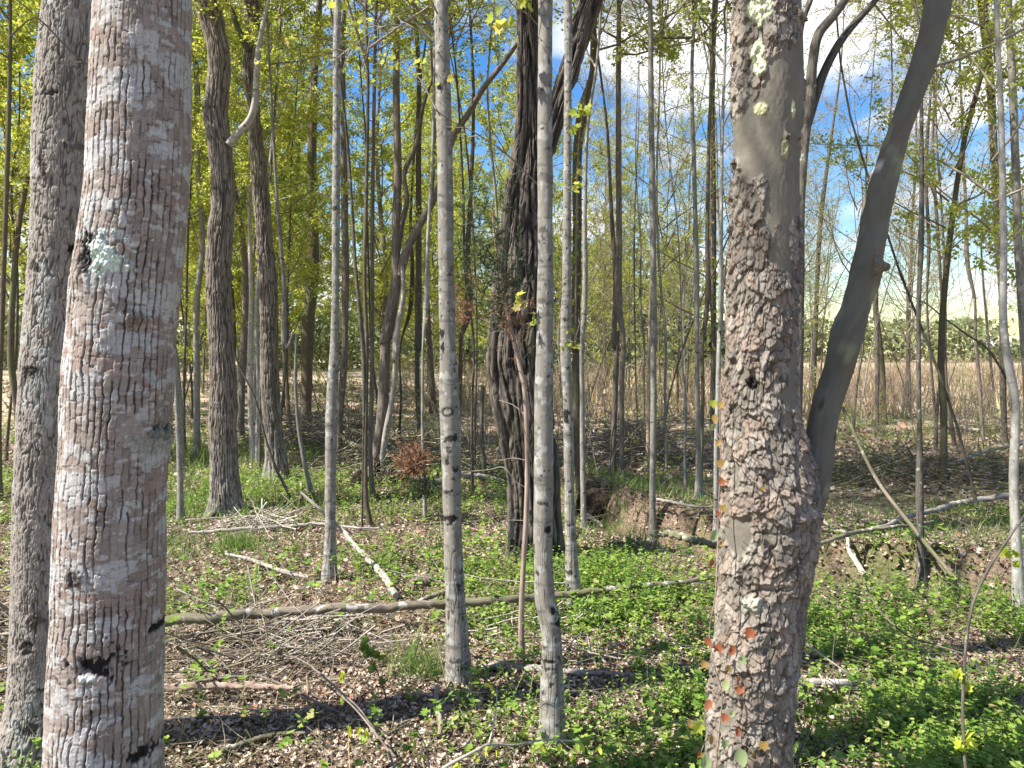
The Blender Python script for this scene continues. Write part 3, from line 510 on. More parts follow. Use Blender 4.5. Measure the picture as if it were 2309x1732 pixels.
    for (a_, c__, s_) in ((1772 + 1812 - 1740, 905, .010), (1893, 935, .012), (1911, 655, .009), (1925, 585, .008), (1985, 330, .006), (1870, 975, .010)):
        pk, _ = P3(a_, c__, Ys + .08); dk = ((V[:, 0] - pk[0]) / s_) ** 2 + ((V[:, 2] - pk[2]) / (s_ * 1.6)) ** 2; fk = sst(.3, .6, np.exp(-dk) + (fbm(X * 90, Y_ * 90, Z * 90, 3, 31) - .5) * .9) * (V[:, 1] < ctr[:, 1]); col = mixc(col, (.03, .026, .02), fk * .8); V = V - (V - ctr) * (fk * .06)[:, None]
    ps, _ = P3(1540 + 925 / 1.9155, 675 / 1.9155, Ys + .1); d2 = ((V[:, 0] - ps[0]) / .012) ** 2 + ((V[:, 2] - ps[2]) / .022) ** 2
    col = mixc(col, (.5, .5, .42), sst(.40, .52, np.exp(-d2) + (fbm(X * 60, Y_ * 60, Z * 60, 2, 3) - .5) * .3)); col = mixc(col, (.22, .23, .14), sst(.655, .72, fbm(X * 13, Y_ * 13, Z * 9, 3, 95)) * .8)
    b.add(V, F, 0, bc); lm = link('limb', b.mesh('limb', [M['barkcolf']], off=base, col=col), root)
    b = MB(); p0, t = P3(1540 + 850 / 1.9155, 1150 / 1.9155, Ys + .05); p1, _ = P3(1540 + 893 / 1.9155, 1155 / 1.9155, Ys + .03)
    add_tube(b, catmull([p0 + [-.02, 0, 0], p0 * .5 + p1 * .5, p1], 8), [.034, .033, .030, .024, .018, .014, .012, .008], 10, 0, .1, True); link('branch_stub', b.mesh('branch_stub', [M['stub']], off=base), lm)
    crown_on(root, base, (P[-1][0], P[-1][1], 6), 14, 'bud', 1.2)
    # hickory behind the grey saplings
    s = '3 805 0 102|3 806 200 98|3 808 400 110|3 808 600 132|3 792 800 168|3 780 1000 192|3 769 1200 228|3 762 1400 250|3 760 1620 262|4 766 0 264|4 797 200 256|4 827 400 236|4 836 600 232|4 841 765 255'
    Yh = gp(1208, 1268)[1]; P, r = world_path(s, Yh, 16); r = r * .99; base = P[1].copy(); root = empty('hickory_tree', base, 'big shaggy barked trunk that forks overhead, standing behind the pale grey saplings', 'tree')
    big_trunk(root, base, P, r, -.1, 4.4, bark_shag, 1, dz=.007, nf=150, marks=[(1170, 1215, 12, 70, BLK, 1.0, .8), (1150, 1235, 14, 20, BLK, 1.2, .9)], flare=.12)
    s2 = '3 1120 -140 100|3 1085 -20 104|3 1045 100 105|3 1012 200 100|3 985 300 98|3 950 420 92|3 915 540 88|3 880 660 90|3 840 800 85|3 800 950 70'
    pts = px(s2)[::-1]; Pl = [P3(a, b_, Yh)[0] for a, b_, w_ in pts]; rl = [w_ * K / FPX * Yh / 2 for a, b_, w_ in pts]
    d = unit(Pl[-1] - Pl[-3])
    for i in range(9): d = unit(d + np.array([-.01, 0, .1])); Pl.append(Pl[-1] + d); rl.append(rl[-1] * .87)
    lr = empty('tmp', base, None, None); C.objects.unlink(lr); bpy.data.objects.remove(lr)
    big_trunk(root, base, np.array(Pl), np.array(rl), 2.7, 4.5, bark_shag, 1, dz=.008, nf=120, name='limb', flare=0)
    crown_on(root, base, (P[-1][0], P[-1][1], 7.5), 16, 'bud', 1.3); crown_on(root, base, (Pl[-1][0], Pl[-1][1], Pl[-1][2] - 4), 16, 'bud', 1.1)
run_big()
# ------------------------------------------------------------------ grey saplings in front
G1 = 'slender grey trunks in the near wood'
tree('maple_sapling', 'grey trunk with a round ring scar at mid height, left of the big shaggy trunk',
     '3 430 0 60|3 437 300 65|3 445 600 66|3 449 900 67|3 453 1200 69|3 463 1600 73|4 465 0 80|4 476 400 78|4 486 800 79|4 500 1100 88|4 505 1290 96', 'grey', H=10, crown='bud', cz=5.2, k=28, cat='tree', fn='bark_smooth', marks=[(1009,929,17,14,(.03,.026,.022),.35,1),(1010,929,10,8,(.20,.19,.17),.2,1),(998,785,7,11,BLK,1.2,1),(995,752,8,10,BLK,1.2,1),(1018,990,12,9,BLK,1.7,.9),(1008,1045,7,10,BLK,1.6,.9),(1026,1060,8,5,BLK,1.6,.9),(1010,1110,12,5,BLK,1.7,.9),(1016,1172,14,10,BLK,1.6,1),(1028,1210,6,8,BLK,1.6,.9),(1034,1320,8,6,BLK,1.7,.9),(992,195,13,12,BLK,1.5,.8),(1045,1500,14,14,(.05,.05,.025),1.6,.8),(1030,1490,12,8,BLK,1.7,.8)], ztop=3.6, 
     branches=[('g 1850 60 5|g 1960 130 7|3 395 180 14', 3.5, 3.55, 'twig'),
               ('3 400 200 7|3 330 130 6|3 200 110 6|3 60 190 5|g 1300 570 14|g 1050 740 12|g 600 765 8', 3.5, 3.0, 'twig', 'leaf', 10, .032, .25, 26, 4, 'branch', .0),
               ('3 412 480 7|3 330 330 5|3 250 260 4|3 150 240 3', 3.5, 3.9, 'twig', 'leaf', 12, .032, .22, 14, 6), ('3 415 60 9|3 385 0 8|3 330 -90 6', 3.5, 3.4, 'twig')])
tree('maple_sapling', 'spotted grey trunk just before the big shaggy trunk, with black stains near its foot',
     '3 881 0 62|3 879 300 62|3 878 600 65|3 880 900 65|3 881 1200 68|3 876 1600 72|4 875 0 74|4 873 400 77|4 874 800 82|4 882 940 86|4 903 1050 84|4 909 1300 90|4 911 1480 96|4 909 1560 104', 'grey', H=10, crown='bud', cz=4.9, k=28, fn='bark_smooth', marks=[(1237,1193,7,12,BLK,1.4,1),(1246,1375,9,12,BLK,1.3,1),(1258,1405,8,10,BLK,1.5,1),(1237,1490,20,5,BLK,1.6,1),(1240,1507,16,5,BLK,1.5,1),(1212,1292,6,8,BLK,1.5,.9),(1243,1540,6,4,BLK,1.5,.9),(1262,1485,5,10,BLK,1.6,.8),(1220,1135,8,4,BLK,1.6,.8),(1222,680,9,5,BLK,1.6,.6),(1225,520,10,5,BLK,1.6,.6),(1211,1480,6,60,(.4,.4,.38),1.5,.6)], ztop=3.4, lumps=[(1250,1390,20,22,.006)],
     branches=[('3 850 800 8|3 780 730 7|3 700 655 6|3 570 570 5|3 470 520 4|3 400 470 3', 3.15, 2.8, 'twig', 'leaf', 4, .05, .12, 5, 7),
               ('3 870 1420 6|3 835 1370 5|3 805 1320 4|3 770 1300 3', 3.1, 2.95, 'twig', 'leaf', 34, .036, .07, 7, 8),
               ('3 850 110 7|3 800 60 6|3 740 20 5|3 690 -60 4', 3.15, 2.9, 'twig', 'leaf', 14, .05, .2, 10, 9)])
tree('maple_sapling', 'narrow dark dotted grey trunk right of the big shaggy trunk, bending at its foot',
     '3 977 0 35|3 978 400 34|3 975 800 36|3 973 1200 40|3 971 1600 42|4 975 0 40|4 982 300 41|4 988 600 45|4 996 800 52|4 1007 985 58', 'grey', H=10, crown='bud', cz=5.8, k=22, fn='bark_smooth', marks=[(1276,934,10,9,BLK,1.5,1),(1278,950,8,7,BLK,1.5,1),(1276,905,5,5,BLK,1.4,1),(1285,1110,4,4,BLK,1.5,.9),(1286,1184,10,3,BLK,1.5,.9),(1285,1290,9,5,BLK,1.7,.9),(1290,1332,8,3,BLK,1.6,.8),(1275,640,4,5,BLK,1.4,.9),(1274,720,4,4,BLK,1.4,.9),(1280,560,4,4,BLK,1.4,.9)], ztop=3.9, nf=70, 
     branches=[('3 970 560 6|3 1010 500 4|3 1030 490 3', 4.3, 4.1, 'twig', 'leaf', 40, .045, .1, 6, 11), ('3 975 1530 5|3 1010 1460 4|3 1040 1350 3', 4.3, 4.2, 'twig', 'leaf', 22, .04, .1, 5, 12), ('3 975 820 5|3 1000 800 4', 4.3, 4.2, 'twig', 'leaf', 50, .045, .08, 5, 13)])
tree('maple_sapling', 'grey brown straight sapling with a faint pale band, standing alone before the leafy left side',
     '1 1460 0 30|1 1452 800 34|1 1440 1600 40|2 1437 0 44|2 1428 400 45|2 1426 700 46|2 1422 855 56', 'greyd', H=11, crown='sparse', cz=5.0, k=18, fn='bark_smooth', marks=[(755,470,9,7,BLK,1.2,.9)], ztop=4.1, nf=70, 
     branches=[('g 1340 1250 8|g 1200 1010 8|g 1060 730 8|g 880 500 7|g 760 300 6|g 700 200 5', 4.6, 4.2, 'twig', 'leaf', 8, .045, .2, 16, 14)])
# ------------------------------------------------------------------ mid-distance trunks (crown kind follows the side of the wood)
tree('oak_tree', 'dark crooked trunk with a wavy S bend and a pale curved limb',
     '1 890 0 112|1 917 100 98|1 942 200 95|1 946 300 94|1 940 400 94|1 928 500 100|1 938 560 98|1 949 620 98|1 955 700 96|1 960 800 95|1 962 900 98|1 952 1000 104|1 948 1100 104|1 943 1200 100|1 948 1350 105|1 957 1500 106|1 966 1659 112|2 964 0 113|2 964 200 115|2 970 400 118|2 977 500 126|2 985 560 150', 'furrow', H=13, crown='mid', k=44, wob=.03, cz=7, fn='bark_furrow', ztop=5.4, dz=.007, nf=110, 
     branches=[('1 990 625 34|1 1040 565 33|1 1082 515 32|1 1103 440 30|1 1108 330 28|1 1115 230 25|1 1132 130 20|1 1160 0 15|1 1190 -120 12', 7.1, 6.9, 'grey', None, 0, 0, 0, 0, 15, 'limb', .0, 12), ('1 925 120 16|1 945 70 12|1 975 0 8|1 1000 -60 6', 7.1, 7.0, 'brown')])
tree('oak_tree', 'tall grey brown trunk with a high forked limb, right of the crooked dark trunk',
     '1 1087 0 65|1 1090 200 60|1 1080 300 66|1 1088 400 52|1 1100 500 48|1 1105 600 55|1 1117 700 65|1 1124 800 66|1 1132 900 70|1 1140 1000 68|1 1157 1200 76|1 1163 1400 76|1 1167 1659 76|2 1170 0 72|2 1180 200 80|2 1192 330 90|2 1195 425 115', 'furrow', H=14, crown='mid', k=30, cz=6, fn='bark_furrow', ztop=6.2, dz=.01, nf=80, branches=[('1 1075 220 30|1 1050 170 28|1 1020 100 25|1 990 0 20|1 975 -60 16', 8.6, 8.5, 'brown')])
TR = [
 ('a 1025 0 55|a 1015 300 60|a 990 600 56|a 975 850 60|a 965 1120 62', '0 742 240 12|0 744 400 15|0 746 600 17', 'furrow', 'mid', 'curved dark trunk peeping out behind the lone grey brown sapling', 12),
 ('a 1205 0 35|a 1200 600 36|a 1195 1100 36|a 1205 1450 40|a 1235 1620 44', '3 106 0 14|3 114 400 15|3 108 800 16|3 102 1300 18', 'brown', 'mid', 'thin brown trunk with a hooked foot, left of the uprooted stump', 11),
 ('a 1250 0 35|a 1245 600 36|a 1235 950 38|a 1240 1150 38|a 1258 1390 42', '3 152 0 14|3 142 400 15|3 134 900 18', 'furrow', 'mid', 'thin grey trunk touching the uprooted stump', 11),
 ('a 1175 1000 14|a 1170 1300 16|a 1165 1650 20', '0 750 300 6|0 770 600 8|0 785 760 10', 'dark', None, 'very thin dark stem hugging the hooked brown trunk', 6),
 ('a 1365 0 90|a 1350 400 90|a 1320 800 95|a 1290 1000 98|a 1270 1200 110', '3 235 1100 38|3 238 1200 45|3 215 1350 50|3 190 1480 52', 'furrow', 'mid', 'dark forked trunk leaning right behind the white leaning trunk', 12),
 ('a 1510 0 20|a 1490 600 22|a 1475 900 26', '3 335 400 10|3 300 900 12|3 280 1400 14', 'dark', 'sparse', 'thin dark sapling right of the white leaning trunk', 9),
 ('a 1630 0 45|a 1625 400 46|a 1645 960 46', '3 333 300 22|3 333 700 26|3 333 1100 28|3 330 1500 30', 'dark', 'mid', 'dark leafy trunk behind the rust brown cedar spray', 11),
 ('a 1680 0 25|a 1670 500 26|a 1672 960 28|a 1685 1250 30|a 1690 1560 34', '3 400 380 12|3 392 700 13|3 375 1000 15|3 360 1400 18', 'greyd', 'sparse', 'thin grey trunk carrying the rust brown cedar spray', 9),
 ('a 2000 0 38|a 1985 300 38|a 1972 600 38|a 1972 900 40', '3 570 400 14|3 560 800 18|3 545 1100 24|3 535 1400 28', 'brown', 'sparse', 'reddish brown trunk just right of the ring scarred trunk', 10),
 ('a 2090 0 18|a 2080 700 22|a 2085 1350 26', '0 1000 400 5|0 1008 620 6', 'dark', 'bud', 'thin dark stem between the ring scarred trunk and the dead snag', 8),
 ('a 2122 200 14|a 2110 600 18|a 2105 1120 20', '0 1022 500 5', 'dark', 'bud', 'thinnest stem beside the dead snag', 7),
 ('a 250 0 44|a 237 300 46|a 242 700 48|a 262 1090 52', '1 1085 1300 20|1 1082 1450 24', 'pale', 'mid', 'pale grey trunk between the two big dark trunks', 12),
 ('a 305 560 34|a 300 800 38|a 300 1100 42', '1 1110 1300 18', 'grey', 'mid', 'grey trunk touching the pale grey one between the big dark trunks', 12),
 ('a 600 0 26|a 612 400 28|a 640 800 32|a 690 1100 36|a 752 1390 44', '1 1200 900 14|1 1225 1200 18|1 1245 1500 22', 'greyd', 'mid', 'grey sapling curving rightward at its foot, left of the lone grey brown sapling', 9),
 ('a 120 220 14|a 280 560 18|a 370 900 20|a 450 1130 22|a 580 1420 28', None, 'dark', None, 'thin bent stem sloping across the gap between the big dark trunks', 3.4),
 ('1 1325 1659 50|2 1322 120 46|2 1330 200 46', '1 1380 0 26|1 1360 300 30|1 1345 800 45|1 1350 1200 55|1 1330 1400 55', 'brown', 'dense', 'thick dark trunk deep in the leafy left side', 14),
 ('2 850 0 26|2 850 150 28|2 852 310 32', '1 850 400 12|1 858 800 20|1 875 1050 24|1 850 1300 24', 'greyd', 'mid', 'grey trunk with a broken joint, left of the crooked dark trunk', 12),
 ('2 760 0 24|2 770 200 24|2 778 400 28|2 780 605 34', '1 735 1350 20|1 748 1500 22', 'greyd', 'mid', 'thin mottled sapling nearest the right edge of the blocky barked trunk', 8),
 ('2 795 0 12|2 795 160 13|2 798 300 14', None, 'dark', 'mid', 'thin dark stem between the mottled sapling and the grey trunk with the joint', 8),
 ('2 828 0 10|2 830 150 12', None, 'dark', 'bud', 'faint thin stem far behind the broken jointed trunk', 8),
 ('b 180 0 70|b 185 600 72|b 197 1000 74|b 215 1500 78', '3 1088 150 26|3 1085 330 38|3 1045 470 58|3 1025 600 48|3 1018 1000 44|3 1012 1500 38', 'brown', 'mid', 'dark brown trunk directly behind the narrow dotted grey trunk', 13),
 ('b 235 0 40|b 232 600 42|b 238 1200 45|b 242 1640 46', '3 1100 300 12|3 1066 520 14|3 1052 900 18|3 1045 1400 22', 'greyd', 'sparse', 'thin grey green trunk right behind the dark brown one', 10),
 ('b 515 0 50|b 505 500 50|b 490 900 50|b 482 1170 56', '3 1148 560 12|3 1165 900 18|3 1183 1200 22|3 1180 1500 25', 'furrow', 'sparse', 'left stem of the close pair of brown trunks by the brush heap', 12),
 ('b 568 0 44|b 560 400 42|b 560 800 42|b 560 1250 46', '3 1198 0 20|3 1196 500 24|3 1200 1000 26|3 1208 1400 26', 'furrow', 'mid', 'right stem of the close pair of brown trunks by the brush heap', 12),
 ('b 670 0 15|b 680 500 16|b 690 790 18', '3 1268 900 6|3 1265 1300 8', 'dark', 'bud', 'thin stem in front of the straw field right of the brown pair', 8),
 ('b 738 0 22|b 742 400 22|b 745 780 24', '3 1290 1000 8|3 1298 1400 12', 'greyd', 'bud', 'thin straight stem left of the green grey straight trunk', 9),
 ('b 825 0 50|b 825 600 55|b 820 1000 54|b 815 1500 56|b 822 1700 62', '3 1332 0 22|3 1338 500 26|3 1345 1000 28|3 1350 1500 27', 'greyd', 'mid', 'straight green grey trunk standing before the creek bank', 12),
 ('b 790 500 34|b 775 1000 38|b 770 1130 46', None, 'red', None, 'reddish broken trunk behind the straight green grey one', 2.6),
 ('b 925 0 22|b 920 500 24|b 925 900 26|b 930 1150 30', '3 1375 300 8|3 1362 900 10|3 1385 1300 12', 'greyd', 'sparse', 'thin grey stem a little right of the green grey trunk', 9),
 ('b 1060 0 14|b 1070 300 16|b 1095 600 20|b 1085 1000 22|b 1092 1310 28', None, 'greyd', 'bud', 'thin bowed stem midway between the green grey trunk and the twin trunks', 8),
 ('b 1185 0 40|b 1190 500 42|b 1198 1000 48|b 1200 1400 66', '5 40 250 16|5 50 800 20|5 60 1400 22', 'greyd', 'mid', 'left one of the twin trunks joined at the foot, left of the sycamore', 12),
 ('b 1240 0 35|b 1235 500 34|b 1225 900 34|b 1212 1350 40', '5 130 200 14|5 112 600 16|5 105 1000 18|5 95 1400 20', 'brown', 'sparse', 'right one of the twin trunks joined at the foot, left of the sycamore', 11),
 ('b 1325 0 40|b 1315 500 42|b 1308 940 44', '5 140 0 26|5 125 400 26|5 130 800 26|5 130 1300 28', 'dark', 'mid', 'dark leafy trunk close to the left edge of the sycamore', 13),
 ('b 1372 0 36|b 1362 500 40|b 1348 900 42|b 1345 1640 46', '5 190 0 10|5 172 500 13|5 165 1000 16|5 157 1500 18', 'grey', 'sparse', 'blue grey trunk nearest the sycamore, with vine leaves before it', 11),
 ('c 600 0 40|c 600 400 46|c 608 900 50|c 602 1560 54', None, 'furrow', 'sparse', 'brown trunk just right of the leaning smooth limb', 9),
 ('c 665 950 66|c 672 1200 66|c 682 1460 68', '5 830 1280 24|5 850 1500 28', 'brown', None, 'leafy thick stump of a trunk in the thicket right of the leaning limb', 4),
 ('c 1055 0 45|c 1050 600 46|c 1050 1200 48|c 1060 1600 52|6 1022 400 30|6 1026 700 32|6 1030 885 36', '5 1030 480 14|5 1032 800 20|5 1028 1100 22', 'dark', 'sparse', 'dark straight trunk rising from the green undergrowth right of the sycamore', 10),
 ('c 1140 0 26|c 1155 500 27|c 1190 900 28|c 1220 1300 30|c 1245 1660 32', '5 1050 750 14|5 1062 1100 16', 'dark', 'bud', 'thin dark trunk leaning left, right of the straight dark one', 9),
 ('c 1290 0 32|c 1325 600 36|c 1358 1150 38|c 1392 1400 44|c 1430 1700 48', '5 1080 650 13|5 1100 1000 15', 'brown', 'sparse', 'brown trunk kinked low down in front of the pinkish field', 10),
 ('c 1630 0 35|c 1660 600 38|c 1700 1000 40|c 1722 1400 42|c 1738 1650 44', '5 1205 500 12|5 1222 900 15|5 1240 1200 18', 'furrow', 'sparse', 'brown trunk left of the dark trunks at the far side of the clearing', 11),
 ('c 1745 0 22|c 1790 500 24|c 1830 900 25|c 1862 1230 26', None, 'dark', 'bud', 'thin leaning stem next to the dark trunks by the clearing', 9),
 ('c 1925 0 50|c 1945 700 66|c 1955 1200 68|c 1970 1660 70', '5 1290 0 40|5 1322 300 38|5 1345 700 32|5 1365 1100 32', 'dark', 'mid', 'dark rough trunk with leafy shoots and a long drooping branch', 13),
 ('6 1425 0 34|6 1430 400 38|6 1440 700 44|6 1452 1005 52', '5 1355 0 20|5 1375 500 24|5 1385 1000 28|5 1410 1600 34', 'grey', 'sparse', 'smooth grey trunk before the dark leafy one, its foot in the undergrowth', 11),
 ('6 1490 0 40|6 1495 250 42|6 1500 500 46', '5 1405 0 28|5 1425 400 30|5 1437 700 32|5 1450 1100 34|5 1472 1400 38', 'greyd', 'mid', 'lichen mottled trunk leaning out at the edge of the wood beside the smooth grey one', 12),
 ('5 580 1200 20|5 570 1500 22|5 562 1659 24|6 560 80 24', '5 680 300 8|5 640 600 12|5 600 900 20', 'dark', 'bud', 'dark thin tree in the gap between the sycamore and its limb', 10),
 ('2 -4 250 22|2 2 500 24', '1 45 0 14|1 40 400 20|1 25 900 22|1 8 1400 22', 'brown', 'dense', 'dark leafy trunk cut by the frame beyond the left edge of the fine barked trunk', 11),
 ('2 30 260 14|2 26 330 16', '1 80 560 8|1 50 800 10|1 75 1200 12|1 70 1500 14', 'dark', 'mid', 'thin dark stem in the sliver of wood left of the fine barked trunk', 9),
]
RT = {}
for bot, top, mat, cr_, lab, H in TR:
    s = (top + '|' if top else '') + bot; kind = 'sapling' if max(q[2] for q in px(bot)) < 11 else 'young_tree'
    RT[lab] = tree(kind, lab, s, mat, H=H, crown=cr_, wob=.07, cs=RNG.uniform(.8, 1.1))
root, base, Yt = RT['dark forked trunk leaning right behind the white leaning trunk']
branch(root, base, '3 760 190 16|3 700 270 22|3 600 400 26|3 555 480 28|3 490 580 26|3 440 740 28|3 390 880 30|3 345 960 32|3 290 1060 38|3 250 1190 44', Yt - .2, Yt, 'furrow', name='limb', k=10)
branch(root, base, '3 400 330 8|3 355 450 16|3 325 620 20|3 270 760 22|3 284 870 22|3 262 960 24|3 238 1100 30', Yt, Yt, 'furrow', name='limb', k=9)
root, base, Yt = RT['dark rough trunk with leafy shoots and a long drooping branch']
branch(root, base, 'c 870 30 12|c 1160 185 14|c 1300 300 16|c 1530 470 20|c 1800 660 24|c 1930 860 30', Yt - 1.2, Yt - .05, 'dark', 'leafr', 6, .03, .3, 14, seed=5)
branch(root, base, '5 1300 150 6|5 1330 400 8|5 1370 900 9|5 1395 1400 9', Yt - .2, Yt - .15, 'twig', 'leaf', 24, .045, .2, 60, seed=6, name='leafy_shoot')
root, base, Yt = RT['dark leafy trunk close to the left edge of the sycamore']
branch(root, base, '5 115 100 6|5 120 500 8|5 125 1000 9|5 130 1500 9', Yt - .2, Yt - .15, 'twig', 'leaf', 20, .045, .2, 46, seed=8, name='leafy_shoot')
root, base, Yt = RT['dark brown trunk directly behind the narrow dotted grey trunk']
branch(root, base, '3 1060 350 6|3 1030 560 8|3 1015 1000 9|3 1010 1500 9', Yt - .2, Yt - .15, 'twig', 'leaf', 22, .045, .2, 46, seed=9, name='leafy_shoot')
# white leaning trunk, snag, forked tree behind the sycamore
tree('birch_tree', 'white bare trunk leaning left onto the uprooted stump', '3 262 1150 14|3 268 1280 22|3 245 1400 26|3 232 1560 30|a 1440 0 34|a 1435 400 40|a 1410 600 46|a 1370 800 54|a 1340 1000 46|a 1318 1190 42', 'pale', Y=gp(858, 1078)[1], H=0, k=14)
tree('dead_snag', 'short dead snag of dark wood with a broken top, left of the big shaggy trunk', 'a 2170 440 34|a 2160 700 36|a 2172 1000 38|a 2190 1260 46', 'dark', H=0, k=12, wob=.14)
rt, bs, Yq = tree('wild_cherry_tree', 'dark forked tree rising close behind the right side of the sycamore', '5 556 330 40|5 546 420 50|5 530 550 46|5 514 750 40|5 505 950 42|5 500 1200 46|5 495 1500 50', 'dark', Y=4.4, H=0, k=18, wob=.05)
branch(rt, bs, '5 760 -120 26|5 700 0 34|5 640 80 38|5 590 140 42|5 562 260 42|5 548 440 46|5 532 540 38', 4.4, 4.4, 'dark', name='limb', k=12)
branch(rt, bs, '5 900 -90 16|5 825 10 25|5 760 80 30|5 700 150 34|5 655 220 36|5 615 300 38|5 568 430 42|5 540 540 34', 4.5, 4.4, 'dark', name='limb', k=12)
branch(rt, bs, '5 570 -60 22|5 550 0 26|5 515 90 28|5 500 220 30|5 505 400 34|5 515 600 36', 4.5, 4.42, 'dark', name='limb', k=10)
branch(rt, bs, 'h 310 -20 8|5 940 160 5|5 860 60 8|5 825 15 10', 4.6, 4.5, 'twig', 'leafr', 12, .03, .25, 12, seed=22)
# young cedar before the hickory
def cedar():
    s = '3 650 880 8|3 665 1050 12|3 690 1220 16|3 720 1360 18|3 745 1480 20|3 785 1640 20|4 793 0 20|4 800 200 20|4 802 450 21|4 795 620 22|4 787 760 22|4 778 950 24|4 776 1100 26|4 777 1205 30'
    Yc = 3.95; rt, bs, _ = tree('cedar_sapling', 'thin brown cedar sapling with dark feathery green and rust tufts, leaning before the shaggy trunk', s, 'red', H=0, k=12)
    Yc = bs[1]; rng = np.random.default_rng(5)
    def tuft(cx, cy_, w_, h_, n, mat, name, Yc=Yc, par=rt, off=bs):
        b = MB(); 
        for i in range(n):
            a, c = rng.normal() * .42, rng.normal() * .42; p, t = P3(cx + a * w_, cy_ + c * h_, Yc + rng.normal() * .08)
            d = unit(rng.normal(size=3) * [1, .8, .6] + [-.3, 0, .35]); Pt = wander(p, d, rng.uniform(.05, .13) * Yc / 4, 4, rng, .25); add_tube(b, Pt, np.linspace(.0012, .0006, 5), 3)
            m_ = 22; q = rng.random(m_) * 3.99; kk = q.astype(int); pp = Pt[kk] + (Pt[kk + 1] - Pt[kk]) * (q - kk)[:, None]
            leaves(b, (np.array([(-.09, 0, 0), (.09, 0, 0), (0, 1, 0)]), np.array([(0, 1, 2)])), pp, unit(Pt[-1] - Pt[0])[None] + rng.normal(size=(m_, 3)) * .55, rdir(m_, rng), rng.uniform(.016, .034, m_) * Yc / 4, 1)
        return link(name, b.mesh(name, [M['twig'], M[mat]], off=off), par)
    tuft(1085, 560, 85, 210, 190, 'cedar', 'needle_tuft'); tuft(1125, 640, 74, 94, 90, 'cedar', 'needle_tuft'); tuft(1055, 690, 60, 50, 45, 'rust', 'dead_needle_tuft'); tuft(1150, 720, 60, 70, 45, 'rust', 'dead_needle_tuft')
    for i, q in enumerate(['4 790 130 4|4 740 90 3|4 680 70 2', '4 800 330 4|4 740 320 3|4 690 330 2', '4 795 590 5|4 740 588 3|4 690 590 2', '4 800 450 4|4 750 420 3|4 700 360 6|4 640 370 5|4 500 380 4', '3 740 1470 4|3 690 1430 3|3 640 1440 2', '3 770 1570 4|3 810 1520 3|3 850 1480 2']): branch(rt, bs, q, Yc, Yc + .1, 'twig', seed=i, k=4)
    r2, b2, Y2 = RT['thin grey trunk carrying the rust brown cedar spray']
    sp2 = empty('dead_cedar_spray', P3(940, 1050, Y2 - .1)[0], 'rust brown dead cedar spray hung up on a thin grey trunk', 'dead branch')
    tuft(938, 1045, 30, 40, 130, 'rust', 'dead_needle_tuft', Y2 - .15, sp2, np.array(sp2.location)); tuft(965, 1100, 36, 18, 50, 'cedar', 'needle_tuft', Y2 - .15, sp2, np.array(sp2.location))
cedar()
# ------------------------------------------------------------------ wood behind: individual trees
GT = ['young trees deep in the leafy wood', 'saplings along the edge of the clearing']
def straight_mesh(seed, H, r, wb):
    rng = np.random.default_rng(seed); P = wander((0, 0, -.15), (0, 0, 1), H, 12, rng, .075, .10); b = MB(); seg_tube(b, P, np.linspace(r, r * .2, len(P)), 7, 0, wb, .5); return b
TV = []
for i, (mt_, r_) in enumerate([('greyd', .035), ('brown', .05), ('furrow', .075), ('dark', .022), ('grey', .03), ('dark', .015)]): TV.append(straight_mesh(50 + i, 10, r_, .06).mesh('trunk', [M[mt_]]))
def forest(n, xr, yr, kinds, label, group, name, seed, hs=(.8, 1.25), clear=None, tv=range(6)):
    rng = np.random.default_rng(seed); k = 0; used = []
    for t_ in range(4000):
        if k >= n: break
        y = rng.uniform(*yr) ** 1.0; f = rng.uniform(*xr); x = (f * 1024 - 512) / FPX * y
        if clear and not clear(f, y): continue
        if any((x - a) ** 2 + (y - b_) ** 2 < .35 for a, b_ in used): continue
        used.append((x, y)); s = rng.uniform(*hs); ti = rng.choice(list(tv)); lb = label % (['mottled grey', 'rough brown', 'furrowed brown', 'thin dark', 'smooth grey', 'very thin dark'][ti], 'tall' if s > sum(hs) / 2 else 'shorter')
        rt = empty(name, (x, y, float(gz(x, y))), lb, 'tree', group, rng.random() * 6.28)
        a = link('trunk', TV[ti], rt); a.scale = (s * rng.uniform(.8, 1.2), s, s); cr_ = CR[kinds[rng.integers(len(kinds))]]
        h0 = rng.uniform(.8, 3.2); c = link('crown', cr_[rng.integers(len(cr_))], rt, (0, 0, h0)); q = (10 * s - h0) / 8.5; c.scale = (q * 1.05, q * 1.05, q); c.rotation_euler = (0, 0, rng.random() * 6); k += 1
forest(40, (-.12, .44), (9.5, 24), ['dense', 'dense', 'mid'], '%s stemmed %s tree thick with new leaves in the leafy left part', GT[0], 'leafy_tree', 3)
forest(34, (-.25, .60), (24, 46), ['dense'], '%s stemmed %s tree far off at the back of the leafy wood', 'far trees at the back of the leafy wood', 'leafy_tree', 4, (1.0, 1.6))
forest(11, (.38, .74), (12, 26), ['mid', 'mid', 'sparse'], '%s stemmed %s tree with scattered leaves behind the big shaggy trunk', 'slim trees in the middle of the wood', 'leafy_tree', 5)
forest(17, (.62, 1.12), (10, 30), ['bud', 'bud', 'sparse'], '%s stemmed %s sapling with tiny reddish buds by the clearing', GT[1], 'budding_sapling', 6, (.6, 1.05), tv=(3, 5, 4, 5))
forest(28, (.56, 1.1), (14, 36), ['bud'], '%s stemmed %s budding tree standing well out in the thin wood', 'budding trees farther out', 'budding_tree', 16, (.7, 1.3), tv=(3, 5, 1, 5))
forest(9, (.9, 1.25), (7, 14), ['mid'], '%s stemmed %s leafy tree beyond the smooth grey trunk', 'leafy trees beyond the smooth grey trunk', 'leafy_tree', 8)
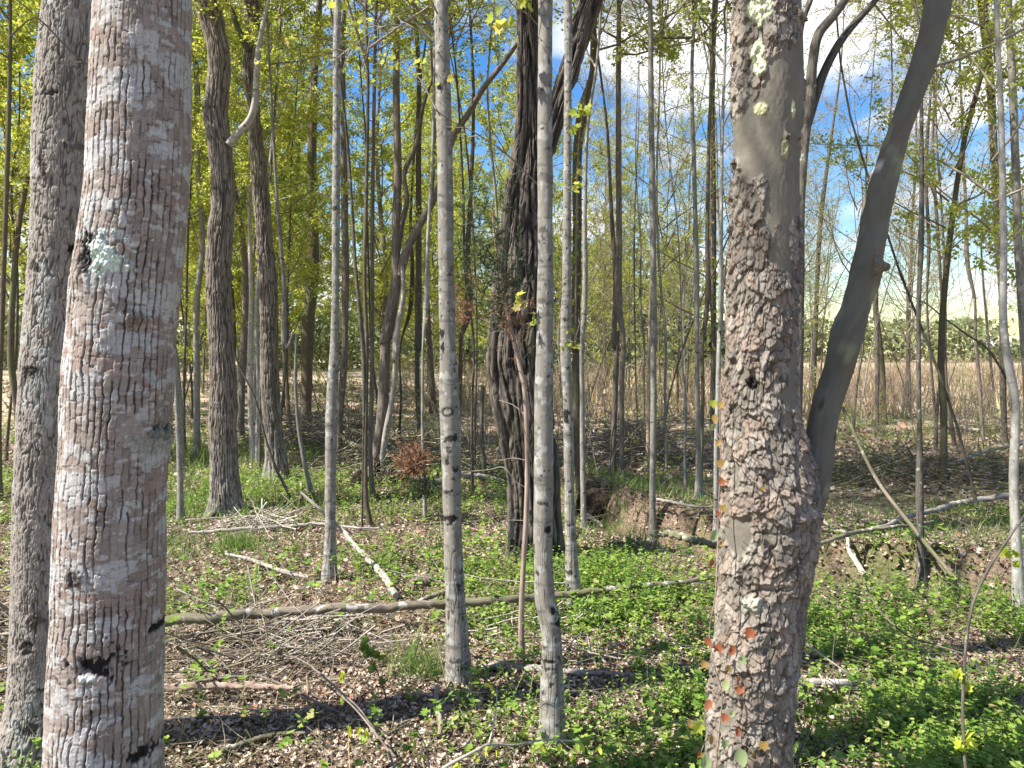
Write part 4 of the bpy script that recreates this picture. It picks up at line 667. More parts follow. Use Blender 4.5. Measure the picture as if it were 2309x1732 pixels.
# ------------------------------------------------------------------ distant tree line across the field
def mass_mesh(name, seed, x0, x1, y, hfun, n, ls, mat, bark=True):
    rng = np.random.default_rng(seed); x = rng.uniform(x0, x1, n); yy = y + rng.normal(size=n) * 4; h = hfun(x, rng); z = h * rng.random(n) ** 1.0 + gz(x, yy)
    b = MB(); leaves(b, TD, np.stack([x, yy, z], -1), rdir(n, rng), rdir(n, rng), ls * rng.uniform(.5, 1.3, n), 0)
    for i in range(int((x1 - x0) / 2.2)):
        xx = rng.uniform(x0, x1); hh = float(hfun(np.array([xx]), rng)[0]); g_ = float(gz(xx, y)); add_tube(b, [(xx, y, g_), (xx + rng.normal() * .3, y, g_ + hh * .85)], [.14, .04], 4, 1)
    return b.mesh(name, [M[mat], M['twig']])
def hts(lo, hi, s, sd_): return lambda x, rng: lo + (hi - lo) * sst(.35, .7, fbm(x * s, np.full_like(x, sd_), 0, 3, sd_))
tag(link('far_woods', mass_mesh('far_woods', 1, -90, 130, 118, hts(2.2, 6.5, .09, 3), 24000, .95, 'far')), 'hazy green wood along the far side of the field', None, None, 'stuff')
tag(link('pine_woods', mass_mesh('pine_woods', 2, 2, 24, 84, hts(4, 13, .22, 6), 20000, .6, 'farp')), 'dark green pines standing across the field', None, None, 'stuff')
tag(link('thicket', mass_mesh('thicket', 3, -40, 12, 52, hts(4, 9, .15, 9), 30000, .42, 'far')), 'green thicket closing the back of the wood', None, None, 'stuff')
# ------------------------------------------------------------------ shrubs and brush
def shrub_mesh(seed, ns, h, dens, lm, ls, bark='twig', spread=.35):
    rng = np.random.default_rng(seed); b = MB(); lp = []; ld_ = []
    for i in range(ns):
        d = unit([rng.normal() * spread, rng.normal() * spread, 1]); P = wander([rng.normal() * .12, rng.normal() * .12, -.03], d, h * rng.uniform(.5, 1.1), 7, rng, .1, .02); add_tube(b, P, np.linspace(.006 * h ** .5, .0015, 8), 4)
        for j in range(7):
            k = rng.integers(1, 7); Pt = wander(P[k], rng.normal(size=3) + [0, 0, .5], rng.uniform(.12, .4) * h * .6, 4, rng, .2, .05); add_tube(b, Pt, np.linspace(.0025, .001, 5), 3)
            for _ in range(rng.poisson(dens)): lp.append(Pt[rng.integers(1, 5)] + rng.normal(size=3) * .03); ld_.append(rng.normal(size=3) + [0, 0, .3])
    if lp: leaves(b, TD, np.array(lp), np.array(ld_), rdir(len(lp), rng, .6), ls * rng.uniform(.6, 1.2, len(lp)), 1)
    return b.mesh('shrub', [M[bark], M[lm]])
SH = {'bare': [shrub_mesh(60 + i, 7, 1.5, .4, 'leafr', .03) for i in range(3)], 'leafy': [shrub_mesh(70 + i, 8, 1.3, 5, 'leaf', .035) for i in range(3)],
      'pink': [shrub_mesh(80 + i, 12, 1.1, 1.2, 'rust', .03, 'red') for i in range(2)], 'low': [shrub_mesh(90 + i, 9, .45, 4, 'cover', .026, 'twig', .5) for i in range(3)]}
def shrubs(n, kind, xr, yr, label, group, seed, sc_=(.7, 1.3), name='shrub', clear=None):
    rng = np.random.default_rng(seed); i = 0
    while i < n:
        y = rng.uniform(*yr); f = rng.uniform(*xr); x = (f * 1024 - 512) / FPX * y
        if clear and not clear(x, y): continue
        me = SH[kind][rng.integers(len(SH[kind]))]; o = link(name, me, None, (x, y, float(gz(x, y)))); tag(o, label, 'shrub', group); s = rng.uniform(*sc_); o.scale = (s, s, s); o.rotation_euler = (0, 0, rng.random() * 6); i += 1
shrubs(44, 'bare', (.5, 1.1), (9, 24), 'bare thin stemmed shrub in the open ground before the field', 'bare shrubs before the field', 11)
shrubs(34, 'bare', (-.05, .5), (9, 22), 'bare twiggy shrub under the leafy trees', 'twiggy shrubs under the leafy trees', 12)
shrubs(26, 'leafy', (-.05, .46), (11, 26), 'low leafy yellow green shrub under the trees of the wood', 'leafy shrubs in the wood', 13)
shrubs(18, 'leafy', (.56, 1.08), (8.5, 20), 'small leafy yellow green shrub near the clearing', 'leafy shrubs near the clearing', 14, (.5, 1.1))
shrubs(60, 'leafy', (.36, 1.08), (18, 48), 'leafy green bush standing in the open field', 'green bushes in the field', 17, (.8, 1.7), 'bush')
shrubs(190, 'pink', (.38, 1.1), (20, 60), 'pinkish brown bush out in the open field', 'pinkish bushes in the field', 15, (.8, 1.8), 'bush')
def heap(name, label, nx, ny, w_, h_, n, seed, mat='twig', rr=(.003, .014), ll=(.5, 1.6)):
    c = gp(nx, ny); rng = np.random.default_rng(seed); b = MB()
    for i in range(n):
        p = c + [rng.normal() * w_ * .4, rng.normal() * w_ * .3, 0]; q = math.exp(-((p[0] - c[0]) / w_) ** 2 * 2); p[2] = float(gz(p[0], p[1])) + h_ * q * rng.random()
        a = rng.random() * 6.28; d = [math.cos(a), math.sin(a) * .6, rng.normal() * .28]; l = rng.uniform(*ll); P = wander(np.array(p) - unit(d) * l / 2, d, l, 6, rng, .12); P[:, 2] = np.maximum(P[:, 2], gz(P[:, 0], P[:, 1]) + .01)
        add_tube(b, P, np.linspace(rng.uniform(*rr), .0015, 7), 4)
    o = link(name, b.mesh(name, [M[mat]], off=c), None, c); return tag(o, label, 'brush pile', None, 'stuff')
heap('brush_heap', 'tangled heap of bare grey brown branches before the straw field', 1440, 1045, 1.0, .55, 300, 1); heap('brush_heap', 'heap of thin dead branches behind the lone sapling', 720, 1010, 1.5, .5, 300, 2); heap('brush_heap', 'low tangle of branches behind the uprooted stump', 890, 1050, 1.3, .35, 200, 3, 'log')
heap('brush_heap', 'scatter of thin branches by the crooked trunk foot', 600, 1190, .45, .08, 60, 4, 'pale', (.003, .008), (.2, .8)); heap('brush_heap', 'dead twigs piled on the ground left of the front trunks', 10, 1430, .35, .12, 120, 5, 'log', (.003, .012), (.3, 1.0)); heap('brush_heap', 'tangle of thin branches lying before the long fallen log', 560, 1490, .62, .06, 80, 6, 'log', (.002, .007), (.3, 1.0)); heap('brush_heap', 'pale bare twigs crossing in front of the long fallen log', 620, 1460, .6, .07, 60, 16, 'pale', (.002, .006), (.3, 1.0)); heap('brush_heap', 'sparse dead twigs strewn right of the ring scarred trunk', 1150, 1420, .7, .05, 60, 17, 'pale', (.0015, .005), (.2, .8))
heap('brush_heap', 'dead brush strewn over the open slope right of the sycamore', 2000, 1080, 1.6, .2, 200, 7, 'log', (.002, .01), (.4, 1.5))
# ------------------------------------------------------------------ fallen logs and branches, one object each
def fallen(name, label, s, mat, lift=.0, z1=None, k=8, cat='fallen branch', kids=(), wob=.08):
    pts = px(s); P = []; r = []
    for i, (a, b_, w_) in enumerate(pts):
        g_ = gp(a, b_); t = g_[1]; rr = max(w_ * K / FPX * t / 2, .0015); lf = lift if np.isscalar(lift) else lift[i]
        if lf: 
            dr = ray(a, b_); tt = (g_[2] + lf - CAMZ) / dr[2]; g_ = np.array([dr[0] * tt, dr[1] * tt, CAMZ + dr[2] * tt]); rr = max(w_ * K / FPX * tt / 2, .0015)
        P.append(g_ + [0, 0, rr * .6]); r.append(rr)
    P = np.array(P); r = np.array(r) * 1.15; P[:, 2] += .012; base = P[0].copy(); Q = catmull(np.c_[P, r], max(10, 8 * len(P))); Q[:, 3] = np.maximum(Q[:, 3], .0015)
    Q[1:-1, :3] += RNG.normal(size=(len(Q) - 2, 3)) * Q[1:-1, 3:4] * .16
    b = MB(); add_tube(b, Q[:, :3], Q[:, 3], k, 0, wob, True); o = link(name, b.mesh(name, [M[mat]], off=base), None, base); return tag(o, label, cat)
fallen('fallen_log', 'long straight fallen log running across the whole middle of the wood floor', '2 690 1050 38|2 900 1032 38|2 1100 1015 37|2 1300 1000 35|2 1475 986 33|4 150 985 33|4 450 966 32|4 720 948 30|4 900 930 25|4 1040 916 24|4 1200 898 22|4 1350 880 20|4 1473 868 18|6 130 848 15', 'log', .11, k=16, cat='log')
fallen('fallen_branch', 'thin dark branch lying just under the long fallen log', 'd 740 470 10|d 1000 465 18|d 1350 455 22|d 1720 450 22', 'log')
fallen('fallen_branch', 'arched dark branch below the left end of the long fallen log', 'd 100 640 26|d 230 600 30|d 400 560 28|d 600 535 26|d 800 525 22|d 1050 530 14|d 1250 560 12|d 1400 590 12', 'log', .03)
fallen('fallen_log', 'reddish fallen log with peeling forks beside the blocky barked trunk', 'd 20 1095 62|d 200 1080 62|d 450 1065 56|d 700 1062 52|d 950 1068 50|d 1180 1078 44|d 1300 1080 36', 'red', .06, k=14, cat='log')
fallen('fallen_branch', 'arched grey branch springing from the reddish fallen log', 'd 280 1060 30|d 420 1010 28|d 600 985 26|d 780 968 24|d 950 962 22|d 1080 1000 20|d 1240 1060 20|d 1420 1160 22|d 1600 1250 24|d 1760 1310 16', 'twig', .05)
fallen('fallen_branch', 'grey fork rising up from the reddish log toward the twig tangle', 'd 300 1060 20|d 420 960 16|d 520 870 13|d 680 790 11|d 850 740 9|d 1000 720 8', 'twig', [.03, .06, .09, .1, .1, .08])
fallen('fallen_branch', 'dark branch carrying on from the far end of the reddish log', 'd 1280 1075 16|d 1420 1025 22|d 1600 1000 24|d 1750 990 18|d 2050 965 14', 'log', .02)
fallen('fallen_branch', 'dark sagging branch low on the ground beneath the reddish log', 'd 30 1400 36|d 200 1365 32|d 450 1352 30|d 750 1355 28|d 1000 1360 22|d 1350 1368 14', 'dark', .01)
fallen('fallen_branch', 'thin dark stick lying between the reddish log and the sagging branch', 'd 100 1195 22|d 350 1165 20|d 700 1160 16|d 1100 1145 12', 'log')
fallen('fallen_branch', 'pale brown branch slanting up at the foot of the picture near the blocky trunk', 'd 620 1680 50|d 780 1620 46|d 950 1560 42|d 1150 1510 36|d 1400 1500 26', 'log', .01, k=12)
fallen('fallen_branch', 'straight pale stick lying behind the reddish log', 'd 30 815 14|d 300 825 18|d 600 830 16|d 900 830 10', 'pale')
fallen('fallen_branch', 'long thin twig rising leftward through the tangle', 'd 600 960 10|d 760 930 12|d 900 870 10|d 990 800 8', 'pale', .03)
fallen('fallen_branch', 'slender stick crossing the twig tangle toward the lone sapling', 'd 970 960 9|d 1250 880 10|d 1420 830 11|d 1650 710 11|d 1900 650 9', 'twig', .04)
fallen('fallen_branch', 'long bent grey stem arching to the ground before the ring scarred trunk', 'd 1180 750 12|d 1400 830 16|d 1600 990 16|d 1760 1130 15|d 1900 1260 14|d 2060 1460 15|f 250 660 10|f 330 800 9', 'twig', [.05, .12, .14, .12, .1, .06, .03, .02])
fallen('fallen_branch', 'white peeled stick standing out across the long fallen log', 'd 1770 265 24|d 1790 330 24|d 1808 430 26|d 1806 520 20', 'pale', .06)
fallen('fallen_branch', 'pale broken branch lying left of the lone grey brown sapling', '2 975 745 12|2 1060 762 14|2 1150 795 16|2 1240 828 18|2 1335 848 16', 'pale', .02)
fallen('fallen_branch', 'long thin branch lying flat before the crooked trunk', '2 815 655 12|2 1000 640 14|2 1200 628 14|2 1395 615 12|4 60 628 8|4 180 632 6', 'pale', .03)
fallen('fallen_branch', 'pale pole leaning down across the lone grey brown sapling', '2 1300 478 10|2 1380 550 13|2 1470 630 15|4 40 690 18|4 130 785 22|4 200 870 26|4 235 930 24', 'pale', [.35, .25, .12, .08, .05, .03, .02], k=10)
fallen('fallen_branch', 'short bark stripped piece lying behind the long fallen log', '4 300 890 40|4 340 880 44|4 390 868 34', 'log', .0, k=10)
fallen('fallen_branch', 'stub of branch propped on the long fallen log', '4 330 955 14|4 390 930 18|4 450 912 20', 'log', .06)
fallen('fallen_log', 'pale decaying log lying behind the lichen spotted trunk', 'e 360 900 60|e 480 895 76|e 620 905 84|e 760 915 84|e 920 925 76|e 1100 935 56|e 1300 945 48|e 1550 955 40|e 1800 970 34', 'pale', .0, k=16, cat='log')
fallen('fallen_branch', 'curved bare twig arching over the pale decaying log', 'e 230 710 12|e 360 790 16|e 500 800 20|e 640 850 22|e 760 910 22|e 860 990 18', 'log', [.05, .08, .1, .1, .08, .03])
fallen('fallen_branch', 'slender stick slanting right of the lichen spotted trunk', 'e 1110 670 12|e 1250 710 14|e 1400 745 14|e 1600 785 13|e 1780 850 9', 'twig', .05)
fallen('fallen_branch', 'short forked twig end pointing up beside the lichen spotted trunk', 'e 1100 720 10|e 1180 650 11|e 1270 560 8', 'twig', .06)
fallen('fallen_branch', 'dark thin stick in the ground plants below the slender slanting one', 'e 1240 1080 12|e 1380 1100 14|e 1560 1140 10', 'dark', .02)
fallen('fallen_branch', 'knobbly grey root like stick standing in the litter near the ring scarred trunk', 'f 575 400 26|f 570 470 24|f 578 550 26|f 592 620 30|f 585 680 22', 'log', .02, k=10)
fallen('fallen_log', 'pale smooth log lying at the right side of the sycamore foot', '6 455 1312 26|6 600 1308 28|6 720 1310 26|6 830 1312 20', 'pale', .01, k=12, cat='log')
fallen('fallen_branch', 'thick grey brown stick half buried in ground plants', '6 915 1360 18|6 1000 1395 22|6 1060 1420 22|6 1115 1452 18', 'log', .02, k=10)
fallen('fallen_branch', 'white bent stick lying right of the sycamore above the green undergrowth', '6 595 590 8|6 650 640 10|6 710 682 14|6 716 725 16|6 750 780 20|6 785 838 22', 'pale', .03)
fallen('fallen_log', 'long thin pole rising gently from the sycamore to the dark straight trunk', '6 565 712 14|6 680 672 16|6 800 642 14|6 900 628 12|6 985 620 12|6 1080 600 7', 'log', [.25, .25, .25, .25, .22, .2], cat='log')
fallen('fallen_log', 'pale fallen pole reaching up toward the smooth grey trunk', '6 690 668 10|6 850 630 14|6 980 580 18|6 1100 552 20|6 1250 515 22|6 1415 492 24', 'pale', .12, cat='log')
fallen('fallen_log', 'thin log lying across the pinkish litter by the far clearing', '6 1180 345 12|6 1300 300 14|6 1400 275 15|6 1473 262 14', 'pale', .15, cat='log')
fallen('fallen_log', 'white bleached log lying far off in the clearing', '6 1060 200 12|6 1170 195 14|6 1285 205 12', 'pale', .1, cat='log')
fallen('fallen_branch', 'thin log lying on the bank beyond the creek', 'b 845 1400 20|b 1000 1430 22|b 1150 1460 20|b 1320 1465 12', 'pale', .03, cat='fallen branch')
fallen('fallen_branch', 'pale root tip poking out of the creek bank', 'b 270 1530 30|b 330 1570 28|b 400 1630 16', 'pale', .06)
fallen('fallen_log', 'dark log bridging the creek bed next to the sycamore', '4 1370 655 24|4 1420 662 28|6 30 685 30|6 90 700 28|6 150 712 22', 'log', .12, k=12, cat='log')
fallen('fallen_log', 'grey log lying behind the uprooted stump', '4 165 385 20|4 230 395 26|4 320 415 26|4 385 438 22', 'log', .1, k=10, cat='log')
fallen('fallen_log', 'pale log end showing between the ring scarred trunk and the shaggy one', '4 395 438 24|4 440 432 26|4 520 405 22|4 620 415 22|4 700 430 16', 'pale', .08, k=10, cat='log')
fallen('fallen_branch', 'grey limb lying up against the hooked brown trunk', 'a 970 900 20|a 1080 940 30|a 1170 980 34', 'log', .3)
fallen('fallen_log', 'thick grey log end behind the left edge of the fine barked trunk', '2 -30 1115 26|2 25 1110 28|2 75 1100 26', 'pale', .04, k=10, cat='log')
fallen('fallen_log', 'lower brown log end behind the fine barked trunk', '2 -30 1335 36|2 20 1330 36|2 60 1325 32', 'log', .02, k=10, cat='log')
fallen('fallen_branch', 'thin pale stick at the left behind the fine barked trunk', '2 -20 1260 12|2 30 1245 14|2 70 1232 10', 'pale', .03)
def pole3(name, label, pts, mat, cat='leaning pole', k=8):
    P = []; r = []
    for a, b_, w_, Y in pts: p, t = P3(a, b_, Y); P.append(p); r.append(w_ * K / FPX * t / 2)
    P = np.array(P); Q = catmull(np.c_[P, r], 50); b = MB(); add_tube(b, Q[:, :3], Q[:, 3], k, 0, .06, True); base = P[-1]; return tag(link(name, b.mesh(name, [M[mat]], off=base), None, base), label, cat)
pole3('leaning_pole', 'long bent grey pole slanting down through the thicket to the lower right', [(1900, 918, 7, 6.2), (1973, 1075, 8, 5.9), (2067, 1200, 9, 5.4), (2187, 1346, 10, 4.6), (2281, 1466, 12, float(gp(2281, 1466)[1]))], 'log')
pole3('leaning_pole', 'thin white dead twig pair slanting in the undergrowth right of the sycamore', [(1800, 1440, 3, 3.4), (1850, 1475, 4, 3.35), (1900, 1510, 4, 3.3), (1960, 1545, 6, float(gp(1960, 1548)[1]))], 'pale')
# ------------------------------------------------------------------ uprooted stump and bank clods
def clod(name, label, nx, ny, w_, h_, seed, mat='soil', cat='root mass', nroot=26, up=0):
    c = gp(nx, ny); t = c[1]; W = w_ * K / FPX * t / 2; H_ = h_ * K / FPX * t; rng = np.random.default_rng(seed); root = empty(name, c, label, cat)
    th, ph = np.meshgrid(np.linspace(0, 2 * math.pi, 49)[:-1], np.linspace(0, math.pi, 26)); d = np.stack([np.cos(th) * np.sin(ph), np.sin(th) * np.sin(ph), np.cos(ph)], -1)
    rr = .55 + .9 * fbm(d[..., 0] * 2.2 + seed, d[..., 1] * 2.2, d[..., 2] * 2.2, 5, seed); V = d * rr[..., None] * [W, W * .7, H_ * .62] + [0, 0, H_ * .35 + up]
    n, k = th.shape; i = np.arange(n - 1)[:, None] * k; j = np.arange(k)[None]; j2 = (j + 1) % k; F = np.stack([i + j, i + k + j, i + k + j2, i + j2], -1).reshape(-1, 4)
    link('soil_ball', MB().add(V.reshape(-1, 3), F, 0, V.reshape(-1, 3) + 3).mesh('soil_ball', [M[mat]]), root)
    b = MB()
    for q in range(nroot):
        dd = unit(rng.normal(size=3) + [0, -.6, .2]); P = wander(dd * [W * .5, W * .4, H_ * .4] + [0, 0, H_ * .35 + up], dd, rng.uniform(.5, 1.2) * H_, 6, rng, .35); add_tube(b, P, np.linspace(.006 * t / 6, .001, 7), 4)
    link('roots', b.mesh('roots', [M['log']]), root).name = 'root_tangle'; return root
clod('uprooted_stump', 'black torn root mass at the foot of the white leaning trunk', 812, 1100, 44, 40, 3); clod('uprooted_stump', 'smaller black hollow root clod right of the white leaning trunk', 880, 1098, 56, 40, 5)
clod('uprooted_stump', 'upright torn brown wood under the white leaning trunk', 850, 1088, 16, 60, 8, nroot=14); clod('root_mound', 'dark earth root mound at the creek bank behind the narrow dotted trunk', 1352, 1160, 90, 62, 11, nroot=60)
# ------------------------------------------------------------------ vine on the sycamore
def vine():
    rng = np.random.default_rng(4); Ys = 2.20; root = empty('creeper_vine', P3(1600, 1700, Ys)[0], 'thin creeper with red, orange and pale green leaves climbing the sycamore', 'vine'); off = np.array(root.location)
    b = MB(); P = np.array([P3(a, b_, y)[0] for a, b_, y in [(1612, 1760, 2.2), (1622, 1640, 2.2), (1628, 1560, 2.2), (1610, 1500, 2.2), (1600, 1430, 2.22), (1612, 1350, 2.22), (1618, 1250, 2.24), (1620, 1150, 2.27), (1625, 1050, 2.27), (1624, 950, 2.28), (1625, 860, 2.28)]]); add_tube(b, catmull(P, 60), .0022, 5, 0, .1)
    LV = [(118, 772, 34, 'vr'), (165, 425, 28, 'vr'), (152, 255, 28, 'vo'), (140, 150, 34, 'vo'), (128, 185, 30, 'vg'), (132, 655, 46, 'vg'), (165, 345, 30, 'vo'), (175, 540, 26, 'vo'), (165, 690, 24, 'vo'), (110, 1112, 36, 'vr'), (155, 1145, 34, 'vr'), (212, 1150, 38, 'vr'), (262, 1195, 32, 'vg'), (285, 1082, 40, 'vr'), (88, 1215, 30, 'vo'), (200, 1230, 28, 'vo'), (185, 1300, 40, 'vg'), (235, 1275, 30, 'vr'), (245, 1320, 38, 'vr'), (110, 1385, 40, 'vr'), (212, 1425, 26, 'vg'), (178, 1445, 30, 'vr'), (60, 1490, 44, 'lime'), (118, 1535, 36, 'vo'), (235, 1502, 32, 'vr'), (178, 1560, 34, 'vg'), (350, 1568, 34, 'vo'), (70, 1600, 26, 'vr'), (250, 1610, 66, 'vg'), (95, 1640, 60, 'vg'), (30, 1470, 34, 'vo'), (345, 455, 26, 'vo'), (150, 560, 26, 'vr'), (130, 90, 30, 'lime'), (160, 95, 28, 'vo'), (300, 1600, 22, 'vo')]
    cps = MB()
    for (a, c, w_, mt_) in LV:
        p, t = P3(1540 + a / 1.9155, 866 + c / 1.9155, Ys - .03); s = w_ / 1.9155 * K / FPX * t * 1.25; d = unit([rng.normal() * .5, -.2, -1]); lb = MB()
        leaves(lb, TMp if rng.random() < .5 else oval(.5, .34), [p - d * s * .5], [d], [[rng.normal() * .4, -1, rng.normal() * .4]], s, 0); link('leaf', lb.mesh('leaf', [M[mt_]], off=off), root)
        q = P[np.argmin(np.abs(P[:, 2] - p[2]))]; q = p + (q - p) * min(1, .045 / max(np.linalg.norm(q - p), 1e-6)) + [0, .02, 0]; pet = catmull([p - d * s * .5, (p + q) / 2 + [0, -.01, .01], q], 6); add_tube(b, pet, .001, 4)
    link('stem', b.mesh('stem', [M['red']], off=off), root)
vine()
# ------------------------------------------------------------------ foreground seedlings
def seedling(name, label, paths, tips, mat, lmat, cat='seedling', droop=True, T=None):
    base = P3(*paths[0][-1][:2], paths[0][-1][3])[0]; root = empty(name, base, label, cat); b = MB(); rng = np.random.default_rng(int(abs(base[0]) * 1000) + 3)
    for path in paths:
        P = []; r = []
        for a, c, w_, Y in path: p, t = P3(a, c, Y); P.append(p); r.append(w_ * K / FPX * t / 2)
        Q = catmull(np.c_[np.array(P), r], 30); add_tube(b, Q[:, :3], np.maximum(Q[:, 3], .001), 6, 0, .05)
    link('stem', b.mesh('stem', [M[mat]], off=base), root); lb = MB(); ov = oval(.6, .2) if droop else TMp
    for (a, c, w_, Y) in tips:
        p, t = P3(a, c, Y); s = w_ * K / FPX * t; n = rng.integers(2, 5)
        d = rng.normal(size=(n, 3)) * .45 + ([0, 0, -1] if droop else [0, 0, .4]); leaves(lb, ov, np.repeat([p], n, 0), d, rdir(n, rng) + [0, -.5, 0], s * rng.uniform(.7, 1.1, n))
    link('foliage', lb.mesh('foliage', [M[lmat]], off=base), root); return root
fz = lambda x, y, w_, Y: (760 + x / 2.538, 1400 + y / 2.538, w_, Y)
seedling('seedling', 'pale thin forked seedling with drooping lime leaves right at the bottom of the picture',
  [[fz(1400, 690, 3, 2.5), fz(1180, 682, 4, 2.45), fz(1000, 712, 5, 2.4), fz(870, 708, 6, 2.35), fz(780, 750, 7, 2.3), fz(600, 850, 8, 2.25), fz(480, 960, 9, 2.2)], [fz(915, 380, 2, 2.5), fz(912, 480, 3, 2.45), fz(890, 620, 4, 2.4), fz(870, 700, 5, 2.35)], [fz(940, 838, 2, 2.35), fz(860, 790, 3, 2.32), fz(800, 745, 4, 2.3)]],
  [fz(1160, 705, 20, 2.4), fz(915, 735, 22, 2.35), fz(800, 775, 22, 2.3), fz(700, 815, 20, 2.25), fz(1280, 700, 20, 2.45), fz(1400, 700, 24, 2.5), fz(1350, 760, 22, 2.4), fz(880, 360, 18, 2.5), fz(920, 300, 18, 2.5), fz(1060, 625, 18, 2.45), fz(850, 740, 18, 2.3), fz(1500, 720, 20, 2.5), fz(950, 830, 16, 2.3)], 'pale', 'lime')
seedling('seedling', 'thin seedling with three folded lime leaves low beside the blocky barked trunk',
  [[fz(0, 410, 3, 2.9), fz(100, 500, 4, 2.8), fz(200, 620, 5, 2.7), fz(290, 740, 6, 2.6), fz(330, 850, 6, 2.5)], [fz(355, 590, 2, 2.6), fz(440, 610, 3, 2.58), fz(490, 680, 3, 2.55), fz(520, 780, 4, 2.5), fz(528, 850, 4, 2.45)]],
  [fz(35, 290, 24, 2.9), fz(70, 600, 26, 2.7), fz(130, 605, 26, 2.7), fz(160, 625, 26, 2.7), fz(30, 430, 20, 2.9), fz(440, 680, 24, 2.6), fz(400, 700, 22, 2.6), fz(480, 770, 20, 2.5), fz(570, 600, 16, 2.6)], 'twig', 'lime')
seedling('seedling', 'small dark stemmed seedling with green lobed leaves left of the ring scarred trunk', [[fz(185, 190, 2, 3.3), fz(225, 280, 3, 3.25), fz(270, 400, 4, 3.2), fz(300, 620, 5, 3.1)]], [fz(185, 200, 24, 3.3), fz(150, 180, 22, 3.3), fz(230, 210, 22, 3.3), fz(215, 280, 20, 3.25), fz(260, 360, 18, 3.2), fz(160, 130, 20, 3.3)], 'dark', 'leafg', droop=False)
z6 = lambda x, y, w_, Y: (1540 + x / 1.9155, 866 + y / 1.9155, w_, Y)
seedling('sapling', 'dark bent twig sapling with two lime leaf tufts, rising through the undergrowth',
  [[z6(1480, 560, 4, 2.45), z6(1410, 660, 6, 2.4), z6(1330, 780, 7, 2.35), z6(1255, 940, 7, 2.3), z6(1225, 1100, 7, 2.3), z6(1215, 1250, 7, 2.3), z6(1208, 1420, 8, 2.3), z6(1215, 1580, 8, 2.3), z6(1228, 1720, 9, 2.3)], [z6(790, 870, 3, 2.9), z6(830, 950, 3, 2.8), z6(960, 1080, 4, 2.6), z6(1100, 1130, 4, 2.4), z6(1212, 1165, 5, 2.3)]],
  [z6(1230, 1325, 26, 2.3), z6(1185, 1265, 22, 2.3), z6(1215, 1540, 30, 2.3), z6(1190, 1575, 26, 2.3), z6(1240, 1560, 26, 2.3), z6(1450, 740, 30, 2.4), z6(1395, 735, 22, 2.4), z6(1440, 790, 22, 2.4)], 'dark', 'lime', 'sapling', droop=False)
seedling('seedling', 'green leafed seedling on a dark curved stem at the right side of the sycamore foot', [[z6(610, 1375, 3, 2.5), z6(570, 1420, 4, 2.45), z6(540, 1500, 4, 2.4), z6(505, 1600, 5, 2.35), z6(480, 1700, 5, 2.3)]], [z6(610, 1370, 30, 2.5), z6(655, 1350, 30, 2.5), z6(575, 1400, 28, 2.45), z6(545, 1420, 26, 2.4), z6(660, 1380, 26, 2.5), z6(610, 1420, 24, 2.5)], 'dark', 'leafg', droop=False)
# ------------------------------------------------------------------ ground stuff
def wedge(n, y0, y1, rng, pad=.06, pw=1.0):
    y = y0 + (y1 - y0) * rng.random(n) ** pw; f = rng.uniform(-pad, 1 + pad, n); return (f * 1024 - 512) / FPX * y, y
def litter():
    rng = np.random.default_rng(21); b = MB(); T3 = [oval(1.1), TMp, oval(1.8, .22), oval(-.9, .36)]
    for y0, y1, n, sz in ((1.5, 4.2, 60000, .025), (4.2, 8, 50000, .034), (8, 15, 24000, .066), (15, 26, 12000, .11)):
        for T in T3:
            x, y = wedge(n // 4, y0, y1, rng, pw=.8); z = gz(x, y) + rng.random(len(x)) ** 2 * .022 + .003; m_ = len(x)
            d = rdir(m_, rng) * [1, 1, .45]; leaves(b, T, np.stack([x, y, z], -1), d, rdir(m_, rng) * [.9, .9, 0] + [0, 0, 1], sz * rng.uniform(.45, 1.25, m_))
    tag(link('leaf_litter', b.mesh('leaf_litter', [M['litter']])), 'dead brown leaves strewn thickly over the ground', None, None, 'stuff')
    b = MB()
    for i in range(9000):
        x, y = wedge(1, 1.8, 11, rng, pw=.9); x, y = x[0], y[0]; a = rng.random() * 6.28; l = rng.uniform(.08, .55) * (.7 + y * .08); z = float(gz(x, y)) + .012 + rng.random() * .02
        P = wander((x, y, z), (math.cos(a), math.sin(a), rng.normal() * .08), l, 4, rng, .12); P[:, 2] = np.maximum(P[:, 2], gz(P[:, 0], P[:, 1]) + .006); add_tube(b, P, np.linspace(rng.uniform(.0008, .0030) * (1 + y * .07), .001, 5), 3)
    tag(link('twig_litter', b.mesh('twig_litter', [M['log']])), 'fine dead twigs scattered over the leaf litter', None, None, 'stuff')
litter()
def green(x, y):
    n = fbm(x * 1.1 + 20, y * 1.1, 0, 3, 61); g_ = sst(.42, .62, n) * .45
    g_ = g_ + .95 * sst(.1, .8, x - .02 * y) * sst(5.3, 4.2, y + .12 * x) * sst(.30, .48, n) + .8 * np.exp(-((x - .25) / .8) ** 2 - ((y - 5.2) / .8) ** 2) + .5 * np.exp(-((x + .15) / .5) ** 2 - ((y - 5.8) / .7) ** 2)
    g_ = g_ + .35 * sst(-.2, .3, x) * sst(3.6, 2.6, y)
    g_ = g_ * (.22 + .62 * sst(.40, .56, fbm(x * 3.2, y * 3.2, 0, 3, 63)))
    g_ = g_ * (1 - .8 * sst(-.35, -.8, x) * sst(7.5, 2, y) * sst(.62, .5, n)) + .4 * sst(6.3, 7.5, y) * sst(11, 9, y) * sst(.6, -.5, x)
    return np.clip(g_, 0, 1)
